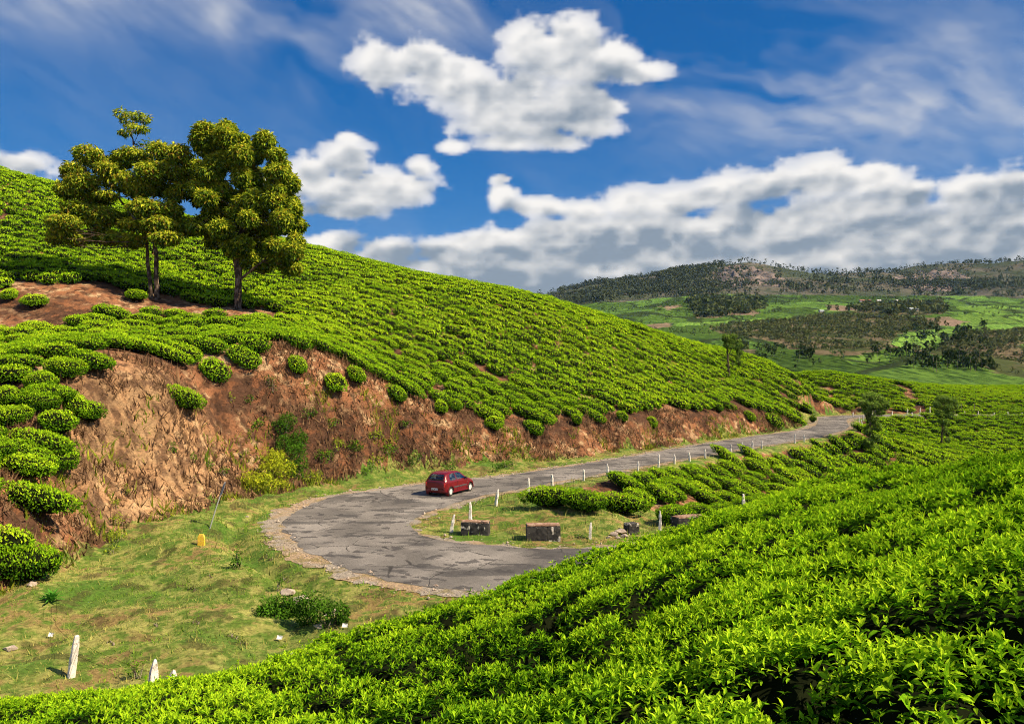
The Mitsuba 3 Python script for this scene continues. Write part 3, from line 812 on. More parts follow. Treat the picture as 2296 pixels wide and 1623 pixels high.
def tree(label, base, trunk_paths, clumps, d, seed, L=.42, dens=1.0, tint=None, name='tree', fork=None, tw=.07):
    """trunk_paths: lists of (u, v, radius) at distance d; clumps: (u, v, ru, rv[, depth])"""
    r = np.random.default_rng(seed)
    key = thing(name, label, 'tree')
    P = lambda u, v, dd=0: at(u, v, d + dd)
    tr = []
    for path in trunk_paths:
        pts = np.array([P(q[0], q[1], q[3] if len(q) > 3 else 0) for q in path])
        s = np.linspace(0, 1, len(path)); ss = np.linspace(0, 1, 4 * len(path))
        pts = np.stack([np.interp(ss, s, pts[:, k]) for k in range(3)], 1) + r.normal(size=(len(ss), 3)) * .02
        tr.append(tube(pts, np.interp(ss, s, [q[2] for q in path]), 9))
    part(key, 'trunk', cat(tr), 'mat_trunk', smooth=True)
    joints = np.array([P(*(q[:2] + ((q[3],) if len(q) > 3 else ()))) for path in trunk_paths for q in path[1:]])
    br, lv, co = [], [], []
    for c in clumps:
        u, v, ru, rv = c[:4]
        dd = c[4] if len(c) > 4 else r.uniform(-1, 1) * 3.0
        ctr = P(u, v, dd)
        rad = np.array([ru, ru * 1.0, rv]) / FOC * d
        low = joints[joints[:, 2] < ctr[2] + .3]
        low = low if len(low) else joints
        j = low[np.argmin(np.linalg.norm(low - ctr, axis=1) + .35 * np.abs(low[:, 2] - ctr[2]))]
        cv = curve(j, ctr, r)
        br.append(tube(cv, np.linspace(tw, .02, len(cv)), 5, cap=False))
        for _ in range(5):
            e = ctr + rnd_dirs(1, r)[0] * rad * .8
            k = cv[r.integers(3, len(cv))]
            br.append(tube(curve(k, e, r, n=4), np.linspace(.028, .01, 4), 4, cap=False))
        area = 4 * rad[0] * rad[2] * 2.2
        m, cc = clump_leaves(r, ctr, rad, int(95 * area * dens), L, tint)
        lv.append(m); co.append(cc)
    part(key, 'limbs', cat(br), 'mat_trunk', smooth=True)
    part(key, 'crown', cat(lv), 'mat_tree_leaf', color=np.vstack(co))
    return key


LITE, MID, DEEP, RUST = (np.array(srgb(*c)) for c in ((206, 212, 66), (112, 146, 42), (36, 64, 22), (168, 120, 58)))


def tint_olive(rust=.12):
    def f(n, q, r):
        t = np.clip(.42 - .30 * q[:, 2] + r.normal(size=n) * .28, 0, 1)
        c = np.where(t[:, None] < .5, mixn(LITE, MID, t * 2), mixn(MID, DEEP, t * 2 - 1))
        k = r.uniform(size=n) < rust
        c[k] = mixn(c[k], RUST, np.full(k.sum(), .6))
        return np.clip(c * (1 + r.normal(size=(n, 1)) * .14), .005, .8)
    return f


rt = np.random.default_rng(5)
dome = []
for v, ul, ur, n in ((306, 466, 540, 5), (330, 448, 580, 6), (358, 440, 608, 7), (388, 436, 630, 8), (418, 434, 645, 8), (448, 434, 656, 8), (478, 442, 664, 8), (508, 456, 664, 7), (536, 478, 658, 6), (562, 520, 650, 4), (588, 565, 640, 3)):
    for u in np.linspace(ul, ur, n):
        dome.append((u + rt.normal() * 11, v + rt.normal() * 11, rt.uniform(17, 29), rt.uniform(16, 25), rt.uniform(-4.2, 3.5) * (1 - ((u - 545) / 140) ** 2 * .6)))
bt2 = hit(533, 693)
tree('full round-crowned tree with a straight trunk, right of the pair on the slope', bt2,
     [[(533, 712, .42), (533, 660, .36), (534, 625, .33), (526, 570, .28), (521, 520, .22), (508, 450, .15), (495, 380, .08)],
      [(534, 625, .28), (541, 560, .24), (540, 490, .18), (548, 400, .12), (550, 340, .06)],
      [(536, 628, .16), (562, 606, .12), (590, 585, .08), (615, 555, .05)],
      [(524, 545, .16), (560, 500, .1, -2), (600, 450, .07, -2)], [(528, 560, .14), (480, 500, .08, 1.5), (455, 450, .05, 2)]],
     dome, bt2[1], 21, L=.40, dens=1.7, tint=tint_olive(.05))
cl1 = [(166, 388, 30, 20), (205, 358, 34, 18), (192, 415, 36, 18), (240, 375, 36, 20), (272, 352, 30, 16), (262, 405, 40, 18), (318, 345, 30, 16), (352, 338, 30, 16), (392, 348, 28, 18), (330, 378, 34, 18), (378, 385, 34, 20), (300, 420, 34, 16), (225, 440, 40, 12),
       (350, 425, 38, 16), (400, 425, 30, 20), (318, 462, 40, 16), (372, 465, 38, 18), (290, 495, 38, 16), (345, 505, 42, 16), (400, 500, 34, 18), (182, 470, 44, 14), (140, 495, 36, 15), (215, 492, 46, 16), (165, 525, 42, 14), (235, 528, 44, 14), (125, 530, 24, 12), (290, 540, 30, 13), (370, 540, 34, 13), (150, 425, 24, 14), (418, 385, 18, 14)]
cl1 = [(c[0] + dx, c[1] + dy, c[2] * k, c[3] * 1.25 * k) for c, dx, dy, k in [(c, rt.normal() * 8, rt.normal() * 7, q) for c in cl1 for q in (.95, .62)]]
cl1 = [c + (float(z),) for c, z in zip(cl1, rt.uniform(-3.2, 3.0, len(cl1)))]
bt1 = hit(345, 670)
t1 = tree('spreading twin-trunked tree with gaps in its crown, left of the pair on the slope', bt1,
          [[(352, 692, .30), (350, 640, .24), (350, 580, .22), (345, 545, .20), (352, 520, .16), (372, 470, .10), (385, 420, .07), (392, 370, .04)],
           [(340, 690, .26), (336, 640, .20), (330, 580, .17), (328, 540, .15), (300, 490, .12), (262, 440, .08), (215, 405, .06), (180, 390, .03)],
           [(328, 545, .13), (318, 480, .11), (322, 420, .08), (318, 360, .05)], [(300, 492, .09), (230, 505, .07), (170, 500, .04)],
           [(322, 440, .08), (306, 360, .09), (297, 320, .08), (290, 290, .04), (275, 262, .02)], [(297, 322, .05), (312, 290, .03), (318, 262, .015)]],
          cl1, bt1[1], 22, L=.38, dens=1.1, tint=tint_olive(.12))
feather = [(268, 252, 13, 11), (284, 272, 16, 11), (302, 258, 14, 10), (322, 266, 12, 11), (300, 285, 18, 9), (278, 296, 13, 8), (318, 288, 12, 8), (330, 320, 22, 7)]
ms = [clump_leaves(rt, at(u, v, bt1[1] + rt.uniform(-1, 1)), np.array([a, a, b]) / FOC * bt1[1], 150 if v < 310 else 40, .36, tint_olive(.05)) for u, v, a, b in feather]
part(t1, 'top_shoot', cat([m[0] for m in ms]), 'mat_tree_leaf', color=np.vstack([m[1] for m in ms]), label='thin feathery shoot rising above the crown')


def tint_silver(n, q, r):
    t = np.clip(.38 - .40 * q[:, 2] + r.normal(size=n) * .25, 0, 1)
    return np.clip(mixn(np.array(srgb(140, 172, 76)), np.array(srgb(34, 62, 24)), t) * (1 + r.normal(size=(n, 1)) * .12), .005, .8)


def pole_tree(label, u, v, top, clumps, rad, seed, L=.3, d=None):
    b = hit(u, v)
    if d:
        b = at(u, v, d)
    tree(label, b, [[(u, v + 8, rad), ((u + clumps[0][0]) / 2, (v + top) / 2, rad * .75), (clumps[0][0], top + 12, rad * .35)]], clumps, b[1], seed, L=L, dens=1.15, tint=tint_silver, name='tree', tw=.04)


pole_tree('tall thin pole tree with a dark leafy tuft, standing alone on the ridge', 1636, 851, 746, [(1628, 757, 8, 9, 0), (1638, 765, 9, 9, .3), (1630, 772, 7, 7, .2), (1645, 753, 7, 5, .3), (1640, 777, 5, 5, -.5), (1656, 762, 5, 3, .2), (1652, 768, 4, 3, .2), (1643, 815, 3, 3, 0)], .17, 31, .36)
pole_tree('shorter slim tree with two green tufts close behind the tall pole tree', 1655, 828, 766, [(1659, 774, 7, 6, 0), (1652, 779, 6, 6, 0), (1658, 790, 6, 6, .2), (1654, 800, 5, 6, .1), (1657, 811, 4, 4, 0)], .10, 32, .34)
pole_tree('leafy slim tree in the field near the road bend, foliage all down its trunk', 1950, 1016, 878, [(1950, 888, 13, 9, 0), (1966, 893, 14, 9, .4), (1936, 903, 10, 9, -.4), (1980, 905, 12, 8, .2), (1956, 908, 16, 10, -.3), (1972, 922, 10, 8, .2), (1944, 922, 9, 8, 0), (1955, 938, 11, 10, .2), (1966, 955, 9, 9, 0), (1946, 962, 8, 10, .2), (1962, 978, 9, 8, 0), (1947, 990, 9, 10, 0), (1959, 1004, 8, 8, 0)], .14, 33, .34)
pole_tree('leafy slim tree with a bare lower trunk, rightmost of the trees in the field', 2110, 1006, 886, [(2114, 893, 14, 8, 0), (2134, 899, 12, 8, .3), (2102, 906, 9, 9, -.3), (2143, 910, 7, 6, .1), (2122, 912, 14, 9, .2), (2108, 926, 10, 9, 0), (2128, 928, 9, 8, 0), (2114, 944, 10, 8, 0), (2118, 962, 5, 7, .1), (2124, 984, 5, 6, 0)], .13, 34, .32)
# ------------------------------------------------------------------ posts, wires, blocks, stones, sign
def worn(a, b, c, s=6., k0=.45, k1=.6):
    return lambda p, n, uv: mikit.mix(mikit.mix(a, b, mikit.smoothstep(k0, k1, mikit.fbm(p.x * s, p.y * s, p.z * s, 4))), c, mikit.smoothstep(.62, .75, mikit.fbm(p.x * s * 1.7 + 5, p.y * s * 1.7, p.z * s * 1.2, 3)))


scene['mat_post'] = {'type': 'twosided', 'bsdf': rough(worn((.62, .61, .58), (.78, .77, .74), (.22, .20, .17), 5.), .9)}
scene['mat_block'] = {'type': 'twosided', 'bsdf': {'type': 'bumpmap', 'bsdf': rough(worn((.030, .030, .032), (.055, .055, .055), (.55, .53, .50), 4., .4, .6), .9), 'arbitrary': mikit.proc(lambda p, n, uv: mikit.fbm(p.x * 8, p.y * 8, p.z * 8, 4), .01), 'scale': .06}}
scene['mat_block_top'] = {'type': 'twosided', 'bsdf': rough(worn((.20, .12, .085), (.33, .24, .18), (.08, .06, .05), 6.), .95)}
scene['mat_stone'] = {'type': 'twosided', 'bsdf': rough(worn((.34, .29, .25), (.46, .40, .34), (.18, .14, .12), 5.), .95)}
scene['mat_wire'] = {'type': 'roughconductor', 'material': 'none', 'specular_reflectance': {'type': 'rgb', 'value': (.32, .34, .33)}, 'alpha': .4}
scene['mat_metal'] = {'type': 'twosided', 'bsdf': {'type': 'principled', 'base_color': {'type': 'rgb', 'value': (.42, .46, .50)}, 'roughness': .5, 'metallic': .3}}
scene['mat_yellow'] = {'type': 'twosided', 'bsdf': rough(worn((.72, .48, .05), (.78, .55, .08), (.40, .22, .05), 9.), .7)}
scene['mat_white'] = {'type': 'twosided', 'bsdf': {'type': 'principled', 'base_color': {'type': 'rgb', 'value': (.82, .83, .84)}, 'roughness': .6}}
rp = np.random.default_rng(61)


def hull(pts):
    m = manifold3d.Manifold.hull_points(np.asarray(pts, np.float32))
    return m


def post_mesh(x, y, z, h, w=.125, lean=(0, 0), point=.3, seed=0):
    """a rough square-cut stone post, chipped at the head"""
    r = np.random.default_rng(1000 + seed)
    n = 7
    ang = r.uniform(0, 1.5)
    vs, fs = [], []
    corner = np.array([(-1, -.75), (-.75, -1), (.75, -1), (1, -.75), (1, .75), (.75, 1), (-.75, 1), (-1, .75)])
    for k in range(n):
        t = k / (n - 1)
        wv = w / 2 * (1.08 - .16 * t) * (1 - (.28 + point * .4) * (k == n - 1)) * r.uniform(.93, 1.07)
        c = corner * wv + r.normal(size=(8, 2)) * .006
        c = c @ np.array([[math.cos(ang), -math.sin(ang)], [math.sin(ang), math.cos(ang)]])
        top = np.where(k == n - 1, r.uniform(-.05, .0, 8), 0)
        zz = -.25 + (h + .25) * (t if k < n - 1 else 1.0) - (.06 if k == n - 2 else 0)
        vs.append(np.c_[c + np.array(lean) * max(zz, 0) + r.normal(size=2) * .006, np.full(8, zz) + top])
    v = np.vstack(vs + [[[lean[0] * h, lean[1] * h, h + .02]]])
    for k in range(n - 1):
        for j in range(8):
            a, b = k * 8 + j, k * 8 + (j + 1) % 8
            fs += [[a, b, b + 8], [a, b + 8, a + 8]]
    fs += [[(n - 1) * 8 + j, (n - 1) * 8 + (j + 1) % 8, n * 8] for j in range(8)]
    return v + [x, y, z], np.array(fs)


ends = {}


def post(name, label, xy, h, group=None, **k):
    z = float(zat(*xy))
    k.setdefault('seed', len(ends))
    ends[label] = (np.array([xy[0], xy[1], z]), h, np.array(k.get('lean', (0, 0))))
    return single(name, label, 'post', post_mesh(xy[0], xy[1], z, h, **k), 'mat_post', group=group)


pA = hit(163, 1516)
post('fence_post', 'whitewashed stone post standing alone in the grass at the far bottom left', pA[:2], 1.12, lean=(.16, -.02), w=.17)
pB = at(343, 1566, 19.5); post('fence_post', 'tall round-headed whitewashed post rising beside the near tea at bottom left', pB[:2], .98 + (float(zat(*pB[:2])) * -1 + pB[2]), lean=(.07, 0), w=.19, point=.7)
pC = at(388, 1556, 20.5); post('fence_post', 'short stubby whitewashed post to the right of the round-headed one', pC[:2], .62 + max(0, pC[2] - float(zat(*pC[:2]))), lean=(.06, 0), w=.22, point=.8)
pT = hit(658, 1478); post('fence_post', 'small whitewashed post tip peeping over the near tea in the hollow', pT[:2], .28, w=.16, point=.8)
pD = hit(1012, 1192); post('guard_post', 'leaning dark-stained post nearest the tip of the hairpin island', pD[:2], .86, lean=(.17, 0), w=.15)
pE = hit(1055, 1167); post('guard_post', 'upright whitewashed post behind the left stone block on the island', pE[:2], .98, w=.16)
pF = hit(1112, 1134); post('guard_post', 'whitewashed post on the island below the car, leaning slightly right', pF[:2], .96, lean=(.12, 0), w=.15)
pR = hit(1322, 1208); post('fence_post', 'blue-white painted post between the right stone block and the rubble', pR[:2], .78, lean=(.08, 0), w=.13)
pQ = at(1479, 1192, 40.0); post('fence_post', 'tall white post with wires in front of the dark tea row by the lower road', pQ[:2], 1.06 + max(0, pQ[2] - float(zat(*pQ[:2]))), w=.125)
pS = at(1666, 1138, 43.0); post('fence_post', 'white post with wires half hidden behind the near tea on the slope', pS[:2], .75 + max(0, pS[2] - float(zat(*pS[:2]))), w=.15)


def along(curve_, off):
    t = np.gradient(curve_, axis=0); t = unit(t)
    return curve_ + np.c_[t[:, 1], -t[:, 0]] * off


side = along(INN, 1.15)
uu = CU + FOC * side[:, 0] / side[:, 1]
crossings = []
for u in (1185, 1238, 1309, 1362, 1430, 1476, 1512, 1546, 1581, 1612, 1638, 1663, 1686, 1707, 1782, 1803, 1825):
    k = [i for i in range(len(side) - 1) if (uu[i] - u) * (uu[i + 1] - u) <= 0 and 48 < side[i, 1] < 112]
    if k:
        i = k[0]; t = (u - uu[i]) / (uu[i + 1] - uu[i] + 1e-9)
        crossings.append(side[i] + t * (side[i + 1] - side[i]))
for j, q in enumerate(crossings):
    post('guard_post', 'whitewashed guard post in the row along the outer edge of the climbing road', q, .95 * rp.uniform(.82, 1.1), 'guard posts along the climbing road', lean=(rp.normal() * .04, rp.normal() * .03), w=rp.uniform(.12, .17))
# the bend and the far level road
for q in ((47.9, 111.0), (49.8, 114.5), (51.6, 118.5), (53.3, 122.5), (54.6, 126.5), (57.0, 130.5)):
    post('guard_post', 'small white guard post round the inside of the far bend', q, rp.uniform(.8, 1.0), 'guard posts round the far bend', lean=(rp.normal() * .05, 0), w=.16)
for u in (1912, 1941, 2000, 2044, 2072, 2112, 2130, 2162, 2192, 2229, 2259, 2290):
    y = 138.3; x = (u - CU) / FOC * y
    post('guard_post', 'tiny white guard post along the near side of the far level road', (x, y), rp.uniform(.75, 1.0), 'guard posts along the far level road', lean=(rp.normal() * .05, 0), w=.17)
for u, y in ((1826, 126), (1955, 146), (1961, 146.5), (2034, 147), (2062, 147.4), (2085, 148)):
    post('guard_post', 'white post at the foot of the tea across the far road', ((u - CU) / FOC * y, y), rp.uniform(.9, 1.2), 'posts across the far road', lean=(rp.normal() * .08, 0), w=.18)
for u, y in ((2127, 149), (2155, 149.5), (2184, 150)):
    x = (u - CU) / FOC * y
    single('fence_pole', 'thin brown wooden pole by the gap in the tea above the far road', 'pole', tube([[x, y, float(zat(x, y)) - .2], [x + .05, y, float(zat(x, y)) + 1.9]], .06, 6), 'mat_bark', group='wooden poles by the far gap')


def wire(label, pts, sag=.06, r=.0045, group=None):
    out = []
    for a, b in zip(pts[:-1], pts[1:]):
        t = np.linspace(0, 1, 9)[:, None]
        p = np.asarray(a) * (1 - t) + np.asarray(b) * t
        p[:, 2] -= (4 * t * (1 - t))[:, 0] * sag
        out.append(tube(p, r, 4))
    single('fence_wire', label, 'wire', cat(out), 'mat_wire', group=group)


def on_post(p, h):
    return np.array([p[0], p[1], float(zat(p[0], p[1])) + h])


hz = lambda p: max(0, p[2] - float(zat(*p[:2])))
for k, (hh, w) in enumerate(((.95, 'upper'), (.6, 'lower'))):
    wire(f'{w} sagging strand of wire between the two posts in the bottom left grass', [on_post(pA, hh) + [.16 * hh, 0, 0], on_post(pB, hh * .7 + hz(pB))], .05)
    wire(f'{w} strand of wire on the posts at the rim of the near slope', [on_post(pQ, hh * .95 + hz(pQ)), on_post(pS, hh * .7 + hz(pS)), on_post(at(1860, 1050, 48), .9)], .08)
wire('long wire running from the grass post towards the left bank', [on_post(pA, .95) + [.16, 0, 0], on_post(hit(128, 1420), .3), on_post(hit(130, 1360), .35)], .1)
wire('slack green strand of wire between the island posts', [on_post(pD, .6), on_post(pE, .7), on_post(pF, .6), on_post(crossings[0], .6)], .14)


def stone_mesh(r, size, n=16):
    p = rnd_dirs(n, r) * np.asarray(size) * r.uniform(.8, 1.1, (n, 1))
    m = hull(p).to_mesh()
    return np.array(m.vert_properties[:, :3]), np.array(m.tri_verts)


def block(label, c, L, W, H, ang, seed, nst=3, top=True):
    """a parapet block of a few squared, chipped stones under a mortar cap"""
    r = np.random.default_rng(seed)
    key = thing('stone_block', label, 'stone block')
    R = np.array([[math.cos(ang), -math.sin(ang), 0], [math.sin(ang), math.cos(ang), 0], [0, 0, 1]])
    z0 = float(zat(c[0], c[1]))
    x = -L / 2
    ws = r.uniform(.8, 1.3, nst); ws *= L / ws.sum()
    for k in range(nst):
        a, b = x + .008, x + ws[k] - .008
        hgt = H * r.uniform(.93, 1.02)
        pts = []
        for px, sxn in ((a, 1), (b, -1)):
            for py, syn in ((-W / 2, 1), (W / 2, -1)):
                for pz in (-.15, hgt):
                    e = .035
                    pts += [[px + sxn * e * r.uniform(.4, 2), py + r.normal() * .01, pz], [px, py + syn * e * r.uniform(.4, 2), pz], [px, py, pz - np.sign(pz) * e * r.uniform(.5, 2)]]
        m = hull(np.array(pts) + r.normal(size=(len(pts), 3)) * .008).to_mesh()
        part(key, 'stone', (np.array(m.vert_properties[:, :3]) @ R.T + [c[0], c[1], z0], np.array(m.tri_verts)), 'mat_block')
        x += ws[k]
    if top:
        g = np.array([[sx * (L / 2 - .03) , sy * (W / 2 - .03), H * .96 + dz] for sx in (-1, -.4, .3, 1) for sy in (-1, 0, 1) for dz in (0, .05)]) + r.normal(size=(24, 3)) * .012
        m = hull(g).to_mesh()
        part(key, 'cap', (np.array(m.vert_properties[:, :3]) @ R.T + [c[0], c[1], z0], np.array(m.tri_verts)), 'mat_block_top', label='brown broken top of the block')


b1 = hit(1066, 1199); block('dark weathered stone block at the left end of the hairpin island', b1[:2] + [0, .35], 1.36, .62, .60, -.10, 1, 3)
b2 = hit(1216, 1212); block('largest dark stone block, in the middle of the island edge', b2[:2] + [.05, .35], 1.60, .68, .70, .04, 2, 3)
b3 = hit(1417, 1198); block('small square stone block beside the pale rubble', b3[:2] + [0, .3], .58, .58, .56, .35, 3, 1, False)
b4 = at(1545, 1188, 39.5); block('stone block half hidden behind the near tea by the lower road', b4[:2], 1.75, .62, .72 + max(0, b4[2] - float(zat(*b4[:2]))), .42, 4, 3)
for u, v, s in ((1365, 1205, .12), (1378, 1200, .2), (1392, 1196, .26), (1400, 1203, .16), (1385, 1206, .12)):
    p = hit(u, v)
    m = stone_mesh(rp, (s * 1.3, s, s * .7))
    single('rubble_stone', 'pale broken stone in the small heap against the square block', 'stone', (m[0] + p + [0, 0, s * .3], m[1]), 'mat_stone', group='rubble by the square block')
for u, v, s, w in ((648, 1330, .26, 'flat grey stone at the top of the ditch above the dark shrubs'), (672, 1350, .33, 'larger flat grey stone wedged over the dark shrubs'), (748, 1375, .22, 'pale stone at the right end of the dark shrubs'), (718, 1404, .16, 'brown stone in the grass under the dark shrubs'), (28, 1455, .17, 'pale stone lying in the grass near the left edge'), (75, 1312, .2, 'grey stones tumbled at the foot of the left bank'), (555, 1158, .1, 'reddish stone at the top of the grass by the road'), (820, 1306, .09, 'small brown stone on the roadside gravel')):
    p = hit(u, v); m = stone_mesh(rp, (s * 1.25, s, s * .55))
    single('stone', w, 'stone', (m[0] + p + [0, 0, s * .25], m[1]), 'mat_stone')
for u, v, w in ((628, 1436, 'white scrap of litter standing up from the grass in the hollow'), (734, 1382, 'white scrap of litter at the left of the hollow near the ditch'), (117, 1430, 'white scrap of litter in the grass at bottom left'), (774, 1410, 'yellow and white wrapper beside the dark shrubs')):
    p = hit(u, v); q = p + [0, 0, .12]
    v_ = np.array([[-.09, 0, -.05], [.09, -.03, -.04], [.1, .03, .05], [-.07, .05, .07], [0, .06, .01]]) + q
    single('litter', w, 'litter', (v_, np.array([[0, 1, 4], [1, 2, 4], [2, 3, 4], [3, 0, 4]])), 'mat_white')
p = hit(470, 1186)
rd = unit(np.array([-p[0], -p[1], 0]))
tip = at(505, 1080, p[1] + .2)
key = thing('road_sign', 'leaning thin metal road sign seen edge-on at the foot of the slip', 'road sign')
part(key, 'pole', tube([p - [0.05, 0, .3], p * .5 + tip * .5, tip], .030, 8), 'mat_metal', smooth=True)
pl = np.array([(-.30, -.62), (.30, -.62), (.30, .0), (-.30, .0)])
ax = unit(tip - p); n_ = unit(np.cross(ax, rd)); sd = np.cross(n_, ax)
pv = np.vstack([tip + .0 * n_ + sd * a + ax * b + n_ * s for s in (.036, .044) for a, b in pl])
part(key, 'plate', (pv, np.array([[0, 1, 2], [0, 2, 3], [6, 5, 4], [7, 6, 4], [0, 4, 5], [0, 5, 1], [1, 5, 6], [1, 6, 2], [2, 6, 7], [2, 7, 3], [3, 7, 4], [3, 4, 0]])), 'mat_metal')
p = hit(453, 1222)
g = [[a * .14, b * .07, z] for a in (-1, 1) for b in (-1, 1) for z in (-.1, .36)] + [[a * .08, b * .06, .48] for a in (-1, 1) for b in (-1, 1)]
m = hull(g).to_mesh()
single('marker_stone', 'small yellow painted marker stone in the grass below the leaning sign', 'marker stone', (np.array(m.vert_properties[:, :3]) + p, np.array(m.tri_verts)), 'mat_yellow')

# ------------------------------------------------------------------ the red hatchback
scene['mat_car'] = {'type': 'principled', 'base_color': {'type': 'rgb', 'value': (.17, .003, .010)}, 'roughness': .28, 'metallic': .25, 'specular': .6, 'clearcoat': 1.0, 'clearcoat_gloss': .97}
scene['mat_black'] = {'type': 'twosided', 'bsdf': {'type': 'principled', 'base_color': {'type': 'rgb', 'value': (.022, .022, .024)}, 'roughness': .6}}
scene['mat_trim'] = {'type': 'twosided', 'bsdf': {'type': 'principled', 'base_color': {'type': 'rgb', 'value': (.07, .06, .065)}, 'roughness': .5}}
scene['mat_tyre'] = {'type': 'twosided', 'bsdf': {'type': 'principled', 'base_color': {'type': 'rgb', 'value': (.03, .03, .03)}, 'roughness': .9}}
scene['mat_rim'] = {'type': 'twosided', 'bsdf': {'type': 'principled', 'base_color': {'type': 'rgb', 'value': (.74, .75, .76)}, 'roughness': .35, 'metallic': .2}}
scene['mat_pane'] = {'type': 'thindielectric', 'int_ior': 1.5, 'specular_transmittance': {'type': 'rgb', 'value': (.62, .66, .68)}}
scene['mat_lamp'] = {'type': 'principled', 'base_color': {'type': 'rgb', 'value': (.55, .02, .02)}, 'roughness': .1, 'clearcoat': 1.0}
scene['mat_seat'] = {'type': 'twosided', 'bsdf': {'type': 'principled', 'base_color': {'type': 'rgb', 'value': (.05, .055, .065)}, 'roughness': .8}}
xs = np.array([0, .05, .13, .24, .40, .58, .85, 1.25, 1.65, 1.95, 2.25, 2.55, 2.82, 3.0, 3.25, 3.48, 3.60, 3.66])
tab = {'zb': [.36, .27, .23, .21, .20, .20, .20, .20, .20, .20, .20, .20, .20, .20, .21, .24, .28, .34],
       'hw': [.62, .74, .79, .81, .82, .83, .83, .83, .83, .83, .83, .83, .82, .82, .80, .75, .68, .60],
       'zs': [.55, .74, .88, .92, .93, .93, .93, .93, .925, .92, .915, .91, .90, .86, .79, .71, .62, .52],
       'hs': [.58, .70, .755, .775, .785, .79, .79, .79, .79, .79, .79, .785, .77, .74, .70, .64, .58, .52],
       'zr': [.60, .86, 1.06, 1.23, 1.385, 1.435, 1.475, 1.49, 1.475, 1.44, 1.33, 1.15, .99, .935, .865, .775, .67, .55],
       'hr': [.52, .66, .66, .63, .60, .59, .59, .59, .59, .58, .58, .62, .66, .64, .60, .54, .48, .42]}


def loft(off=0.0, x0=None, x1=None, floor=None, n=60):
    a, b = (0 if x0 is None else x0), (3.66 if x1 is None else x1)
    X = np.unique(np.concatenate([np.linspace(a, b, n), xs[(xs > a) & (xs < b)]]))
    g = {k: np.interp(X, xs, v) for k, v in tab.items()}
    from scipy.ndimage import gaussian_filter1d
    if x0 is None:
        for k in g:
            e = g[k].copy(); g[k] = gaussian_filter1d(g[k], 1.1, mode='nearest'); g[k][[0, -1]] = e[[0, -1]]
    rings = []
    for i, x in enumerate(X):
        zb, hw, zs, hs, zr, hr = (g[k][i] for k in ('zb', 'hw', 'zs', 'hs', 'zr', 'hr'))
        zb = zb if floor is None else floor
        zr, hw, hs, hr = zr - off, hw - off, hs - off, hr - off
        zs = min(zs, zr - .02)
        lo = [(0, zb), (hw - .12, zb), (hw - .03, zb + .06), (hw - .005, zb + .18), (hw, .5 * (zb + zs) + .03), (hw - .006, zs - .12), (hs + .018, zs - .03), (hs, zs)]
        up = [(hs + (hr - hs) * t + .018 * math.sin(math.pi * t), zs + (zr - .07 - zs) * t) for t in (.33, .66)]
        up += [(hr, zr - min(.07, (zr - zs) * .5)), (hr - .05, zr - min(.022, (zr - zs) * .2)), (hr - .16, zr), (0, zr + .012)]
        h = lo + up
        ring = [(x, y, z) for y, z in h] + [(x, -y, z) for y, z in h[-2:0:-1]]
        rings.append(ring)
    V = np.array(rings); m = V.shape[1]; v = V.reshape(-1, 3); f = []
    for i in range(len(X) - 1):
        for j in range(m):
            p, q = i * m + j, i * m + (j + 1) % m
            f += [[p, q, q + m], [p, q + m, p + m]]
    c0, c1 = len(v), len(v) + 1
    v = np.vstack([v, V[0].mean(0), V[-1].mean(0)])
    for j in range(m):
        f += [[c0, (j + 1) % m, j], [c1, (len(X) - 1) * m + j, (len(X) - 1) * m + (j + 1) % m]]
    t = trimesh.Trimesh(v, np.array(f), process=True); t.fix_normals()
    return manifold3d.Manifold(manifold3d.Mesh(np.asarray(t.vertices, np.float32), np.asarray(t.faces, np.uint32)))


def prism(poly, y0, y1):
    """an (x, z) outline pulled from y0 to y1"""
    cs = manifold3d.CrossSection([np.array(poly, float) if Polygon(poly).exterior.is_ccw else np.array(poly, float)[::-1]])
    return cs.extrude(y1 - y0).rotate((90, 0, 0)).translate((0, y1, 0))


outer = loft()
cabin = loft(.05, .16, 2.72, .42)
wins = {'rear_side_window': [(.66, .965), (.60, 1.06), (.68, 1.30), (.80, 1.37), (1.24, 1.405), (1.33, .965)], 'front_side_window': [(1.43, .96), (1.335, 1.40), (1.72, 1.39), (1.98, 1.335), (2.50, .97)]}
cut = {}
for k, pl_ in wins.items():
    cut[k] = (prism(pl_, .45, 1.0), prism(pl_, -1.0, -.45))
cut['rear_window'] = (manifold3d.Manifold.hull_points(np.array([[-.2, s * .60, .985] for s in (-1, 1)] + [[.245, s * .60, .985] for s in (-1, 1)] + [[-.2, s * .49, 1.36] for s in (-1, 1)] + [[.46, s * .49, 1.36] for s in (-1, 1)], np.float32)),)
cut['windscreen'] = (manifold3d.Manifold.hull_points(np.array([[2.2, s * .50, 1.385] for s in (-1, 1)] + [[3.2, s * .50, 1.385] for s in (-1, 1)] + [[2.60, s * .60, 1.00] for s in (-1, 1)] + [[3.2, s * .60, 1.0] for s in (-1, 1)], np.float32)),)
allcut = manifold3d.Manifold.batch_boolean([m for c in cut.values() for m in c], manifold3d.OpType.Add)
arch = manifold3d.Manifold.batch_boolean([manifold3d.Manifold.cylinder(.5, .345, .345, 32).rotate((90, 0, 0)).translate((x, y, .285)) for x in (.64, 3.02) for y in (-.5, 1.0)], manifold3d.OpType.Add)
body = outer - cabin - allcut - arch
HD = unit(np.array([.47, .883, 0])); RT = np.array([HD[1], -HD[0], 0])
cp = np.array([-3.97, 51.05, 0.034]) - HD * .64 - RT * .70
CM = np.stack([HD, -RT, [0, 0, 1]], 1)


def mm(m):
    q = m.to_mesh()
    return np.array(q.vert_properties[:, :3], float), np.array(q.tri_verts)


